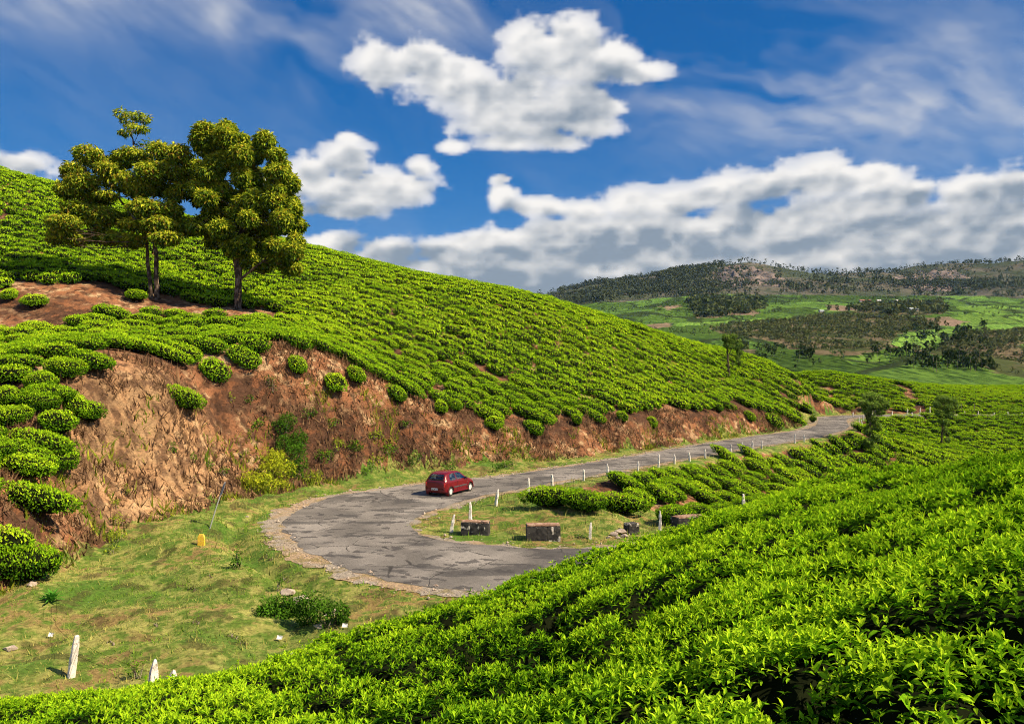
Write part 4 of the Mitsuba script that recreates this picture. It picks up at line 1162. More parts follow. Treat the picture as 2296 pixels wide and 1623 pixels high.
def cpart(parent, name, m, b, smooth=32, label=None):
    v, f = mm(m) if hasattr(m, 'to_mesh') else m
    return part(parent, name, (np.asarray(v) @ CM.T + cp, f), b, smooth=smooth, label=label)


car = thing('car', 'dark red five-door hatchback driving away up the climbing road', 'car')
cpart(car, 'body', body, 'mat_car')
shell = outer - loft(.010, None, None, .18)
for k, ms in cut.items():
    for m in ms:
        cpart(car, k, shell ^ m, 'mat_pane')
cpart(car, 'interior', loft(.055, .2, 2.7, .43) ^ prism([(.2, .40), (.2, .60), (2.7, .60), (2.7, .40)], -1, 1), 'mat_seat')
rb = lambda a, b, c, r=.03: manifold3d.Manifold.batch_hull([manifold3d.Manifold.sphere(r, 12).translate((sx * (a / 2 - r), sy * (b / 2 - r), sz * (c / 2 - r))) for sx in (-1, 1) for sy in (-1, 1) for sz in (-1, 1)])
for y in (-.36, .36):
    s = cpart(car, 'seat', (rb(.16, .46, .60, .06).rotate((0, 12, 0)).translate((1.22, y, .88))) + rb(.48, .48, .16, .06).translate((1.5, y, .62)), 'mat_seat')
    cpart(s, 'headrest_cover', rb(.14, .30, .24, .06).translate((1.13, y, 1.20)), 'mat_white', label='white cloth cover on the headrest')
cpart(car, 'rear_seat', rb(.16, 1.2, .55, .06).rotate((0, 12, 0)).translate((.52, 0, .80)), 'mat_seat')
sw = trimesh.creation.torus(.18, .014, major_sections=24, minor_sections=8); sw.apply_transform(trimesh.transformations.rotation_matrix(math.radians(65), [0, 1, 0])); sw.apply_translation([1.98, -.36, .93])
cpart(car, 'steering_wheel', (sw.vertices, sw.faces), 'mat_black')
for x in (.64, 3.02):
    for y, sg in ((-.745, -1), (.745, 1)):
        ring = trimesh.creation.revolve(np.array([(.175, -.075), (.255, -.088), (.278, -.07), (.286, 0), (.278, .07), (.255, .088), (.175, .075)]), sections=36)
        rot = trimesh.transformations.rotation_matrix(math.pi / 2, [1, 0, 0])
        ring.apply_transform(rot); ring.apply_translation([x, y, .285])
        wk = part(car, 'wheel', (np.asarray(ring.vertices) @ CM.T + cp, ring.faces), 'mat_tyre', smooth=40)
        disc = manifold3d.Manifold.cylinder(.05, .192, .186, 36).translate((0, 0, .018))
        for q in range(8):
            a = q * math.pi / 4
            disc = disc - manifold3d.Manifold.cube((.05, .03, .2), True).translate((.135, 0, .05)).rotate((0, 0, math.degrees(a)))
        hub = disc + manifold3d.Manifold.sphere(.05, 16).scale((1, 1, .35)).translate((0, 0, .066))
        cpart(wk, 'wheel_cover', hub.rotate((90 if sg < 0 else -90, 0, 0)).translate((x, y, .285)), 'mat_rim')
        fl = manifold3d.Manifold.cylinder(.05, .40, .40, 36) - manifold3d.Manifold.cylinder(.2, .347, .347, 36).translate((0, 0, -.05))
        fl = fl.rotate((90, 0, 0)).translate((x, sg * .812 + .025, .285)) ^ manifold3d.Manifold.cube((2, 4, 2), True).translate((x, 0, 1.24))
        cpart(car, 'wheel_arch', fl, 'mat_car')
for y in (-.836, .836):
    for a, b in ((.98, 1.62), (1.66, 2.52)):
        cpart(car, 'side_moulding', rb(b - a, .035, .085, .012).translate(((a + b) / 2, y, .53)), 'mat_trim')
    for x in (.86, 1.62):
        cpart(car, 'door_handle', rb(.16, .035, .04, .012).translate((x, y * .975, .80)), 'mat_car')
    cpart(car, 'side_step', rb(1.9, .06, .09, .02).translate((1.83, y * .965, .225)), 'mat_car')
    cpart(car, 'mirror', rb(.12, .20, .13, .05).translate((2.36, y * 1.06, .985)), 'mat_black')
    cpart(car, 'tail_light', (outer - loft(-.006 + .02)) ^ manifold3d.Manifold.cube((.34, .2, .30), True).translate((.10, np.sign(y) * .73, .80)) if False else rb(.10, .10, .26, .03).translate((.085, np.sign(y) * .685, .74)), 'mat_lamp')
    cpart(car, 'mud_flap', rb(.03, .19, .26, .010).rotate((0, -8, 0)).translate((.30, np.sign(y) * .74, .19)), 'mat_car')
    cpart(car, 'fender_lamp', rb(.07, .03, .03, .01).translate((2.66, y * .985, .70)), 'mat_white')
door = 1.38
for y in (-1, 1):
    for x in (1.39, 2.58):
        cpart(car, 'door_gap', rb(.014, .02, .58, .005).translate((x, y * .829, .60)), 'mat_black')
npl = cpart(car, 'number_plate', rb(.014, .50, .125, .005).translate((.002, 0, .47)), 'mat_white')
tm = meshkit.text_mesh('KL 07 BA 7474', .062, .004, bold=True)
tv = np.asarray(tm.vertices); tv = tv - [tv[:, 0].mean(), tv[:, 1].mean(), 0]
cpart(npl, 'lettering', (np.c_[-.005 - tv[:, 2], -tv[:, 0] * .92, .47 + tv[:, 1]], tm.faces), 'mat_black', smooth=False)
cpart(car, 'emblem', rb(.02, .09, .06, .008).translate((.092, 0, .86)) - rb(.05, .06, .03, .008).translate((.092, 0, .86)), 'mat_rim')
cpart(car, 'name_strip', rb(.012, .16, .022, .005).translate((.045, -.42, .66)), 'mat_rim')
st = trimesh.creation.icosphere(2, .055); st.apply_scale([.12, 1, 1]); st.apply_translation([.195, .10, 1.13])
cpart(car, 'window_sticker', (st.vertices, st.faces), 'mat_white', label='round pale sticker on the rear window')
cpart(car, 'rear_wiper', rb(.012, .30, .016, .005).rotate((22, 0, 0)).translate((.28, .30, 1.26)), 'mat_bark')
cpart(car, 'exhaust', manifold3d.Manifold.cylinder(.25, .025, .025, 12).rotate((0, 90, 0)).translate((.02, -.35, .20)), 'mat_trim')
# ------------------------------------------------------------------ low plants: single bushes, shrubs, grass, dry scrub
def plant(kind, u, v, label, ang=0., s=1., sz=1., dd=0., cat_='tea bush', lift=0.):
    p = hit(u, v)
    p[1] += dd; p[0] = (u - CU) / FOC * p[1]
    key = thing('tea_bush', label, cat_)
    scene[key] = {'type': 'instance', 'to_world': T(plant_matrix(p[0], p[1], ang, s, s, sz, lift, .35)), 'group': {'type': 'ref', 'id': 'proto_' + kind}}


plant('round2', 198, 948, 'lone rounded tea bush on pale bare stems at the top left of the slip', s=1.0)
plant('big1', 412, 918, 'big dark tea bush hanging over the top of the orange slip', s=.80, sz=1.35, ang=.1)
for u, v, k, s, w in ((668, 838, 'round1', .9, 'small tea bush in the notch of the bank right of the big hanging one'), (752, 878, 'round0', 1.1, 'tea bush at the lip of the bank above the brown scrub'), (800, 858, 'round1', .95, 'tea bush just right of the lip bush above the brown scrub'),
                      (890, 900, 'round2', 1.1, 'tall dark tea bush spilling down the bank left of the car'), (990, 930, 'round0', .75, 'small round tea bush at the bank edge straight above the car'), (1022, 925, 'round1', .8, 'tea bush next to the small round one above the car'),
                      (1108, 965, 'round0', 1.05, 'bright round tea bush on bare stems halfway down the bank'), (1197, 975, 'round2', 1.15, 'dark hanging tea bush on the bank right of the bright round one'), (1293, 955, 'round1', .65, 'little tea bush on a thin stem on the bank'), (1280, 920, 'round2', .9, 'dark upright tea bush in the notch above the little stemmed one'),
                      (1462, 960, 'round0', .75, 'yellowish round tea bush at the foot of the rows on the bank'), (1395, 948, 'round1', .8, 'tea bush on the bank edge left of the yellowish round one'), (1610, 925, 'round2', .9, 'tea bush in the upper notch of the bank'), (1682, 945, 'round1', .9, 'tea bush drooping over the dark red end of the bank'),
                      (1780, 948, 'round2', .95, 'round dark tea bush on the dark red bank near the bend'), (1822, 948, 'round2', .7, 'small tea bush at the very end of the bank by the bend'),
                      (76, 690, 'round0', 1.45, 'mushroom shaped tea bush on a pale trunk in the bare soil at far left'), (305, 676, 'round1', 1.35, 'tea bush in the bare soil left of the twin trunks'), (556, 684, 'round2', .9, 'dark tea bush just right of the straight trunk'), (20, 672, 'big0', .75, 'tea hedge end in the bare soil at the left edge')):
    plant(k, u, v, w, s=s, ang=u % 3)
for u, v, k, s, sz, ang, w in ((58, 1300, 'big2', .85, 1.3, .3, 'lowest tea bush at the left edge, half of it yellow'), (30, 1262, 'round0', 1.0, 1.1, 0., 'yellow leaved tea bush at the left edge'), (85, 1150, 'big1', 1.0, 1.15, .1, 'wide flat-topped tea bush on the left edge above the lowest one'),
                               (52, 1070, 'big0', .9, 1.0, .0, 'bright yellow-green tea bush on the left edge'), (90, 1015, 'big1', .9, 1.05, .1, 'dark green tea bush right behind the bright one at left'), (130, 975, 'round1', 1.1, 1., .2, 'tea bush at the edge of the slip above the dark one'), (110, 905, 'big2', .9, 1., .0, 'shaded tea bush at the left under the lone stemmed one')):
    plant(k, u, v, w, s=s, sz=sz, ang=ang)
for u, v, k, s, ang, w in ((1236, 1136, 'big1', 1.05, -.25, 'left dome of tea on the hairpin island behind the posts'), (1310, 1146, 'big2', .95, -.75, 'middle dome of tea on the hairpin island'), (1392, 1150, 'big1', 1.1, -.70, 'separate right dome of tea on the hairpin island')):
    plant(k, u, v, w, s=s, ang=ang, sz=1.1)
for j in range(5):
    x, y = 8.8 + j * 1.75, 43.6 + j * 1.9
    key = thing('tea_bush', 'dark tea bush of the hedge behind the wired posts by the lower road', 'tea bush', 'hedge behind the wired posts')
    scene[key] = {'type': 'instance', 'to_world': T(plant_matrix(x, y, .82, .85, .9, 1.0)), 'group': {'type': 'ref', 'id': 'proto_big2'}}


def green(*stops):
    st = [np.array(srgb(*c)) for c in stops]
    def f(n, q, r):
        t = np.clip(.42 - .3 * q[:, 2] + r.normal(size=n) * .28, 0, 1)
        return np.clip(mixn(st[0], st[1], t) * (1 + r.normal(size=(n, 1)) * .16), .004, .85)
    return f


SH = {'yellow': green((196, 206, 56), (108, 136, 34)), 'dark': green((92, 140, 40), (24, 52, 16)), 'fresh': green((120, 166, 44), (34, 70, 20)), 'tuft': green((104, 116, 48), (44, 52, 24)), 'lime': green((170, 190, 56), (80, 106, 30))}


def shrub(name, label, spots, tint, L, dens, cat_='shrub', stalk=.5, seed=0):
    r = np.random.default_rng(seed + 900)
    key = thing(name, label, cat_)
    lv, co, st, stems_ = [], [], [], []
    for u, v, ru, rv in spots:
        p = hit(u, v)
        d = p[1]
        rad = np.array([ru, ru * .8, rv]) / FOC * d
        c = p + [0, 0, rad[2] * .75]
        for k in range(7):
            q = c + rnd_dirs(1, r)[0] * rad * .55
            m, cc = clump_leaves(r, q, rad * r.uniform(.4, .65), int(dens * rad[0] * rad[2] * 60), L, tint, droop=.2)
            lv.append(m); co.append(cc)
            st.append(tube(curve(p - [0, 0, .1], q, r, n=5), np.linspace(.018, .006, 5), 4, cap=False))
        sv, sf = cat(st)
        stems_.append((sv, sf)); st = []
    part(key, 'foliage', cat(lv), 'mat_tree_leaf', color=np.vstack(co))
    for m in stems_:
        part(key, 'stem', m, 'mat_bark')


shrub('shrub', 'yellow-green feathery shrub at the foot of the bank left of the road', [(586, 1104, 40, 32), (618, 1082, 42, 40), (566, 1094, 26, 24), (606, 1052, 34, 30), (636, 1100, 22, 20)], SH['yellow'], .18, 2.0, seed=1)
shrub('shrub', 'tall dark green shrub leaning on the bank behind the yellow one', [(662, 1072, 30, 44), (652, 1030, 38, 44), (640, 990, 32, 36), (670, 1010, 22, 30)], SH['dark'], .15, 2.4, seed=2)
shrub('shrub', 'left dark green shrub in the ditch below the hairpin', [(622, 1384, 46, 32), (600, 1374, 30, 24), (642, 1378, 26, 24)], SH['dark'], .13, 5, seed=3)
shrub('shrub', 'right dark green shrub in the ditch below the hairpin', [(696, 1394, 42, 38), (738, 1402, 42, 36), (672, 1378, 28, 24), (768, 1392, 22, 20)], SH['dark'], .13, 5, seed=4)
shrub('shrub', 'small shrub growing above the ditch stones', [(628, 1322, 13, 20)], SH['dark'], .10, 1.8, seed=5)
shrub('shrub', 'small round shrub left of the round-headed post', [(312, 1518, 26, 26)], SH['fresh'], .08, 2.4, seed=6)
shrub('plant', 'upright leafy green plant in the grass left of the hairpin', [(535, 1272, 15, 26)], SH['dark'], .16, 1.6, 'plant', seed=7)
shrub('creeper', 'yellow-green creeper down the left foot of the slip', [(262, 1215, 22, 20), (268, 1180, 20, 20), (262, 1140, 18, 20), (285, 1110, 10, 16), (255, 1240, 20, 14)], SH['lime'], .12, 1.7, 'creeper', seed=8)
shrub('shrub', 'leafy green plant on the grey rock of the slip', [(388, 1015, 12, 16)], SH['fresh'], .14, 1.7, seed=9)
shrub('shrub', 'row of low green plants under the grey rock of the slip', [(432, 1035, 14, 12), (468, 1045, 14, 12), (500, 1068, 16, 13)], SH['fresh'], .13, 1.7, seed=10)
shrub('shrub', 'thin dark shrub at the top of the bank left of the notch', [(612, 880, 15, 22), (600, 862, 10, 14)], SH['dark'], .13, .8, seed=11)
shrub('shrub', 'little yellow sapling on the eroded root of the slip', [(517, 900, 9, 11)], SH['lime'], .15, 1.2, seed=12)
shrub('shrub', 'low green shrub between the two dark blocks and the rubble', [(1302, 1206, 17, 9)], SH['dark'], .09, 2.0, seed=13)
for j, (u, v, s, tn) in enumerate(((720, 1040, 1.2, 'fresh'), (752, 1010, 1.0, 'lime'), (790, 1015, 1.1, 'fresh'), (835, 1045, 1.0, 'lime'), (872, 1020, .9, 'fresh'), (700, 1080, 1.1, 'lime'), (925, 1040, .9, 'dark'), (1003, 1056, .9, 'dark'), (1110, 1056, .8, 'dark'), (1135, 1048, .8, 'fresh'), (690, 940, 1.0, 'dark'), (740, 960, .8, 'fresh'), (840, 985, .8, 'lime'), (905, 960, .7, 'dark'), (575, 960, .9, 'fresh'), (556, 905, .7, 'dark'), (820, 1062, .8, 'fresh'))):
    shrub('weed', 'straggly green weed clump on the lower face of the cut bank', [(u, v, 17 * s, 15 * s), (u + 14 * s, v - 6 * s, 11 * s, 12 * s)], SH[tn], .17, 1.0, 'weed', seed=40 + j)
    labels['weed' if j == 0 else f'weed_{j:03d}']['group'] = 'weed clumps on the bank'
for j, (u, v, s) in enumerate(((520, 1425, 1.0), (545, 1440, .8), (432, 1320, .9), (470, 1290, .6), (600, 1250, .9), (592, 1215, .7), (640, 1300, .9), (350, 1400, .7), (250, 1440, .7), (440, 1395, .7))):
    shrub('weed', 'dark tuft of weeds in a dip of the grass hollow', [(u, v, 15 * s, 8 * s), (u + 10 * s, v + 5 * s, 12 * s, 7 * s)], SH['tuft'], .10, 1.6, 'weed', seed=70 + j)
    labels[f'weed_{17 + j:03d}']['group'] = 'weed tufts in the grass hollow'
p = hit(120, 1350)
lv = []
for k in range(26):
    a = k * 2.4; el = math.radians(20 + 2.2 * k)
    ax = np.array([[math.cos(a) * math.cos(el), math.sin(a) * math.cos(el), math.sin(el)]])
    lv.append(leaves8(p[None] + [[0, 0, .05]], ax, np.array([[0, 0, 1.]]), np.array([.5]), np.array([.09]), curl=.3)[:2])
m = cat(lv)
single('rosette_plant', 'spiky rosette plant in the grass at the left below the tea bushes', 'plant', m, 'mat_leaf', color=np.clip(np.array(srgb(84, 150, 50)) * (1 + .2 * np.random.default_rng(1).normal(size=(len(m[0]), 1))), .01, .8))

# grass and scrub: nobody could count it
rg = np.random.default_rng(77)


def blades(x, y, h, spread, cols, lean=.5, width=.016, z=None):
    n = len(x)
    z = zat(x, y) if z is None else z
    b = np.c_[x, y, z - .01]
    a = rg.uniform(0, 6.283, n)
    t = np.c_[np.cos(a), np.sin(a), np.zeros(n)]
    tip = b + np.c_[rg.normal(size=(n, 2)) * (spread * lean), h][:, :3]
    w = width * (h / .1) ** .5
    v = np.stack([b - t * w[:, None], b + t * w[:, None], tip], 1)
    return (v.reshape(-1, 3), np.arange(3 * n).reshape(-1, 3)), np.repeat(cols, 3, 0)


n = 1500000
x, y = rg.uniform(-36, 62, n), rg.uniform(13, 145, n)
w_ = np.exp(-(y - 25) / 26)
keep = rg.uniform(size=n) < w_
x, y = x[keep], y[keep]
D = dgrid(np.c_[y, x]) + (vfbm(np.c_[x * .7, y * .7, x * 0], 3, 61) - .5) * 2.4
inroad = shapely.contains_xy(SHOULDER.buffer(-.15), x, y)
fieldm = shapely.contains_xy(FIELD, x, y)
nf = zat(x, y) - (fg_top(x, y) - CAN) > .35
g = vfbm(np.c_[x * .45, y * .45, x * 0], 4, 15)
ok = (D < 1.0 + 1.2 * (g > .5)) & ~inroad & nf & (~fieldm | (rg.uniform(size=len(x)) < .12)) & in_frame(x, y, zat(x, y), 40)
ok &= rg.uniform(size=len(x)) < np.clip((g - .28) * 4.5, .15, 1)
x, y, g = x[ok], y[ok], g[ok]
dry = np.clip(sm(.60, .42, vfbm(np.c_[x * .8, y * .8, x * 0 + 5], 3, 16)) + rg.normal(size=len(x)) * .25, 0, 1)
ca = mixn(np.array(srgb(112, 150, 48)), np.array(srgb(164, 162, 92)), dry) * (1 + rg.normal(size=(len(x), 1)) * .2)
hh = np.clip(rg.gamma(3, .022, len(x)) * (1 + (rg.uniform(size=len(x)) > .97) * 1.5), .03, .3) * np.clip(y / 30, .9, 1.6)
G = blades(x, y, hh, .12, np.clip(ca, .01, .9), width=.015)
struct('grass', G[0], 'mat_leaf_fine', 'short green and straw coloured grass round the hairpin', smooth=False, kind='stuff', color=G[1])
print('grass', len(x))
n = 560000
x, y = rg.uniform(-34, 46, n), rg.uniform(24, 122, n)
D, W = dgrid(np.c_[y, x]), wgrid(np.c_[y, x])
t = D / W
keep = (t > .08) & (t < 1.25) & in_frame(x, y, zat(x, y), 30)
x, y, t = x[keep], y[keep], t[keep]
m = vfbm(np.c_[x * .30, y * .30, t * 1.0], 4, 18)
ok = (rg.uniform(size=len(x)) < np.clip((m - .34) * 5, .06, 1)) & sees(x, y, zat(x, y) + .3, .4)
x, y, t, m = x[ok], y[ok], t[ok], m[ok]
wet = (vfbm(np.c_[x * .5, y * .5, t * 0 + 3], 3, 19) > .55) & (t < .75)
base_ = mixn(np.array(srgb(86, 66, 52)), np.array(srgb(168, 138, 104)), np.clip(rg.beta(1.2, 2.4, len(x)), 0, 1))
base_[wet] = mixn(np.array(srgb(92, 128, 36)), np.array(srgb(170, 176, 60)), rg.uniform(size=wet.sum())) * .75
hh = rg.gamma(3, .085, len(x)) + .05
G = blades(x, y, hh, .42, np.clip(base_ * (1 + rg.normal(size=(len(x), 1)) * .2), .005, .8), width=.026)
struct('dry_scrub', G[0], 'mat_leaf_fine', 'dry brown scrub and creeping weeds on the cut bank', smooth=False, kind='stuff', color=G[1])
print('scrub', len(x))
# fallen leaves, pebbles and clods along the verge
lv, k = [], 0
e = np.vstack([along(OUT, -.75), along(INN, .65), along(OUT, -.2)])
e = e[(e[:, 1] < 100) & (e[:, 0] < 36)]
oct_ = np.array([[1, 0, 0], [-1, 0, 0], [0, 1, 0], [0, -1, 0], [0, 0, 1], [0, 0, -1.]]); of = np.array([[0, 2, 4], [2, 1, 4], [1, 3, 4], [3, 0, 4], [2, 0, 5], [1, 2, 5], [3, 1, 5], [0, 3, 5]])
for q in e[rg.integers(0, len(e), 1500)]:
    q = q + rg.normal(size=2) * .32
    if ROAD.buffer(-.25).contains(Point(q)):
        continue
    s = rg.gamma(2, .016) + .012
    lv.append((oct_ * s * rg.uniform(.6, 1.3, (6, 1)) * [1, 1, .7] + [q[0], q[1], .025 + s * .3], of))
m = cat(lv)
struct('gravel', m, 'mat_stone', 'loose pebbles along the edges of the asphalt', smooth=False, kind='stuff')
# ------------------------------------------------------------------ the valley and the mountains beyond
fh = [(1100, 705, 1900), (1230, 673, 1900), (1300, 656, 2000), (1400, 633, 2100), (1500, 615, 2150), (1560, 604, 2200), (1620, 593, 2200), (1690, 596, 2200), (1770, 607, 2250), (1850, 614, 2300), (1930, 617, 2350), (2000, 609, 2350), (2060, 603, 2400), (2140, 597, 2400), (2220, 595, 2450), (2310, 588, 2500), (2500, 580, 2500),
      (1300, 692, 1500), (1420, 672, 1600), (1560, 655, 1700), (1700, 650, 1750), (1850, 648, 1750), (2000, 650, 1800), (2130, 656, 1800), (2296, 650, 1800), (2450, 650, 1800),
      (1320, 706, 1150), (1480, 700, 1100), (1600, 690, 1200), (1750, 690, 1200), (1900, 685, 1250), (2000, 688, 1250), (2150, 690, 1200), (2296, 690, 1200), (2450, 690, 1200),
      (1500, 738, 800), (1650, 722, 900), (1830, 706, 950), (1950, 715, 900), (2100, 712, 900), (2296, 720, 850), (2450, 720, 850),
      (1560, 764, 600), (1620, 760, 620), (1700, 748, 720), (1850, 752, 720), (2000, 765, 680), (2100, 738, 800), (2200, 762, 680), (2296, 778, 620), (2450, 780, 620),
      (1640, 788, 480), (1700, 778, 500), (1780, 806, 480), (1830, 820, 460), (1890, 806, 460), (1980, 793, 475), (2060, 791, 480), (2120, 796, 475), (2200, 815, 455), (2296, 846, 430),
      (1700, 824, 420), (1860, 838, 395), (2000, 852, 385), (2150, 862, 380), (2296, 870, 375), (1900, 812, 560), (2050, 806, 570), (2200, 815, 540)]
FH = np.array([at(*q) for q in fh])
low_pts = np.array([(80, 262, -14), (140, 300, -10), (40, 240, -10), (-60, 300, -24), (200, 262, -2), (0, 330, -22), (100, 330, -12), (240, 330, -6), (-400, 800, 10), (-900, 2000, 90), (-300, 1500, 40), (-700, 2700, 120), (200, 3300, 140), (900, 3300, 190), (1700, 3300, 210), (2300, 2600, 260), (-250, 400, -25), (400, 420, 0), (-700, 500, -10)])
farp = np.vstack([FH, low_pts])
far_f = RBFInterpolator(farp[:, :2] / 500., farp[:, 2], kernel='thin_plate_spline', smoothing=.02)


def far_terrain(x, y):
    x, y = np.asarray(x, float).ravel(), np.asarray(y, float).ravel()
    z = far_f(np.c_[x, y] / 500.)
    p = np.c_[x, y, x * 0]
    a = np.clip((y - 500) / 1500, .05, 1.2)
    z = z + (vfbm(p / 160., 5, 101) - .5) * 34 * a + (vfbm(p / 45., 4, 103) - .5) * 9 * a
    z = z - 15 * np.exp(-((y - 575) / 42.) ** 2) * sm(90, 150, x) * (1 - sm(400, 520, x)) + 5 * np.exp(-((x - 236) / 85.) ** 2 - ((y - 480) / 38.) ** 2)
    crag = np.exp(-((x - 545) / 95.) ** 2 - ((y - 2010) / 120.) ** 2) + np.exp(-((x - 1150) / 110.) ** 2 - ((y - 2180) / 120.) ** 2)
    z = z + crag * (vfbm(np.c_[x / 30., y / 60., z / 40.], 5, 105) - .5) * 75
    return z


FX = axis((-900, -50, 40), (-50, 60, 12), (60, 520, 4), (520, 1100, 7), (1100, 1800, 12), (1800, 2400, 40))
FY = axis((232, 380, 8), (380, 1000, 5.5), (1000, 1900, 11), (1900, 2560, 13), (2560, 3600, 80))
fxx, fyy = np.meshgrid(FX, FY)
FZ = far_terrain(fxx, fyy).reshape(fxx.shape)
near_edge = np.clip((fyy - 236) / 60, 0, 1)
FZ = FZ * near_edge + (zat(np.clip(fxx, -139, 179), np.full(fxx.shape, 258.)) - 14) * (1 - near_edge)
fheight = RegularGridInterpolator((FY, FX), FZ, bounds_error=False, fill_value=None)
fz = lambda x, y: fheight(np.stack([np.asarray(y, float), np.asarray(x, float)], -1))
FV = np.stack([fxx, fyy, FZ], -1).reshape(-1, 3)
fny, fnx = fxx.shape
fi, fj = np.meshgrid(np.arange(fny - 1), np.arange(fnx - 1), indexing='ij')
FQ = np.stack([fi * fnx + fj, fi * fnx + fj + 1, (fi + 1) * fnx + fj + 1, (fi + 1) * fnx + fj], -1).reshape(-1, 4)
fc = FV[FQ].mean(1)


def ground_outline(pts):
    """a surveyed outline laid on the far land, as a polygon in plan"""
    out = []
    for u, v in pts:
        d = np.concatenate([np.arange(330, 1000, 3.), np.arange(1000, 2600, 6.)])
        xx = (u - CU) / FOC * d
        zz = EYE[2] - (v - HV) / FOC * d
        k = np.flatnonzero(fz(xx, d) >= zz)
        k = k[0] if len(k) else len(d) - 1
        out.append((xx[k], d[k]))
    return Polygon(out).buffer(0)


SCRUB = [[(1590, 735), (1650, 726), (1720, 722), (1840, 707), (1920, 708), (1990, 712), (2060, 716), (2110, 717), (2105, 735), (2010, 750), (1990, 780), (1960, 790), (1900, 800), (1830, 800), (1770, 780), (1720, 765), (1640, 752)],
         [(2035, 792), (2110, 775), (2150, 755), (2190, 745), (2296, 735), (2320, 850), (2250, 842), (2200, 825), (2130, 800)],
         [(1915, 692), (2010, 686), (2110, 680), (2120, 705), (2010, 712), (1930, 706)], [(1545, 675), (1620, 672), (1700, 669), (1720, 690), (1680, 704), (1560, 714)], [(1640, 770), (1668, 765), (1680, 795), (1650, 800)]]
SOILP = [[(1860, 684), (1990, 684), (2000, 692), (1930, 697), (1860, 694)], [(2080, 715), (2130, 712), (2170, 722), (2150, 732), (2095, 730)], [(1600, 700), (1690, 694), (1700, 706), (1610, 708)], [(1450, 728), (1500, 724), (1510, 733), (1450, 738)], [(1750, 744), (1785, 740), (1780, 752), (1752, 754)], [(1480, 688), (1530, 684), (1500, 696)]]
SUNNY = [[(1510, 725), (1640, 718), (1760, 709), (1836, 703), (1820, 708), (1720, 716), (1620, 727), (1530, 733)], [(1833, 694), (1860, 688), (1920, 683), (1932, 692), (1880, 698), (1838, 702)], [(2120, 716), (2200, 700), (2260, 705), (2296, 712), (2296, 735), (2240, 745), (2150, 756), (2100, 770), (2010, 785), (2010, 760), (2060, 742), (2130, 735)], [(2150, 690), (2230, 684), (2296, 692), (2296, 700), (2200, 700)], [(1880, 806), (1980, 792), (2080, 790), (2100, 797), (2020, 812), (1900, 818)]]
ROCK = [[(1592, 615), (1620, 597), (1690, 599), (1735, 610), (1765, 632), (1750, 645), (1690, 638), (1640, 646), (1596, 640)], [(2000, 622), (2060, 606), (2150, 610), (2190, 628), (2180, 645), (2090, 655), (2040, 648)]]
jit = (np.stack([vfbm(np.c_[fc[:, :2] / 18., fc[:, :1] * 0], 3, 107), vfbm(np.c_[fc[:, :2] / 18., fc[:, :1] * 0 + 3], 3, 108)], 1) - .5) * (6 + fc[:, 1:2] * .014)
inside = lambda polys: np.any([shapely.contains_xy(g, fc[:, 0] + jit[:, 0], fc[:, 1] + jit[:, 1]) for g in polys], axis=0)
scrubP, soilP, sunP, rockP = ([ground_outline(q) for q in s] for s in (SCRUB, SOILP, SUNNY, ROCK))
foot_u = [-3000, 1230, 1300, 1420, 1540, 1640, 1800, 1900, 2000, 2130, 2200, 2296, 4000]
foot_v = [672, 680, 690, 668, 652, 648, 650, 645, 641, 656, 640, 635, 635]
fu, fv = view_uv(fc[:, 0], fc[:, 1], fc[:, 2])
mount = (fc[:, 1] > 1650 + 60 * (vfbm(np.c_[fc[:, :2] / 120., fc[:, :1] * 0], 3, 111) - .5)) | (fc[:, 1] > 2300)
kind = np.zeros(len(fc), int)                                # 0 tea, 1 mountain scrub, 2 scrub, 3 bare soil, 4 young bright tea, 5 rock
kind[mount] = 1
kind[inside(scrubP)] = 2; kind[inside(sunP)] = 4; kind[inside(soilP)] = 3
kind[inside(rockP) & mount] = 5
kind[(fc[:, 0] < 55)] = np.where(mount[fc[:, 0] < 55], 1, 0)


def far_mesh(k):
    q = FQ[kind == k]
    f = np.vstack([q[:, [0, 1, 2]], q[:, [0, 2, 3]]])
    used, inv = np.unique(f, return_inverse=True)
    return FV[used], inv.reshape(f.shape)


def _plots(p, s, seed):
    """field plots: (tone of the plot, closeness to its edge lane)"""
    d1, d2, r = mikit.voronoi(p.x * s + .5 * mikit.noise(p.x * s * 2, p.y * s * 1.2, seed), p.y * s * .62 + .5 * mikit.noise(p.x * s * 2, p.y * s * 1.2, seed + 5))
    return r, mikit.smoothstep(.10, .035, d2 - d1)


def _tea_far(p, n, uv):
    t, lane = _plots(p, .011, 3)
    rowx = p.x * .62 + p.y * .25 + 9 * mikit.fbm(p.x * .012, p.y * .012, 0, 2)
    r = mikit.noise(rowx * 1.2, p.y * .07, 0) * .5 + mikit.noise(p.x * .4, p.y * .3, p.z * .6) * .5
    a = mikit.fbm(p.x * .02, p.y * .012, 0, 3)
    g = mikit.mix((.024, .058, .012), (.088, .172, .030), mikit.smoothstep(.28, .72, r))
    g = g * mikit.mix((.70, .75, .8), (1.25, 1.2, 1.1), a) * (.45 + .95 * t)
    return mikit.mix(g, (.015, .022, .012), lane * .8)


def _sunny_far(p, n, uv):
    t, lane = _plots(p, .013, 9)
    rowx = p.x * .7 - p.y * .2 + 8 * mikit.fbm(p.x * .012, p.y * .012, 0, 2)
    r = mikit.noise(rowx * 1.2, p.y * .06, 2) * .5 + mikit.noise(p.x * .5, p.y * .3, p.z * .5) * .5
    g = mikit.mix((.060, .135, .022), (.150, .270, .045), mikit.smoothstep(.28, .72, r)) * (.75 + .45 * t)
    return mikit.mix(g, (.02, .03, .015), lane * .8)


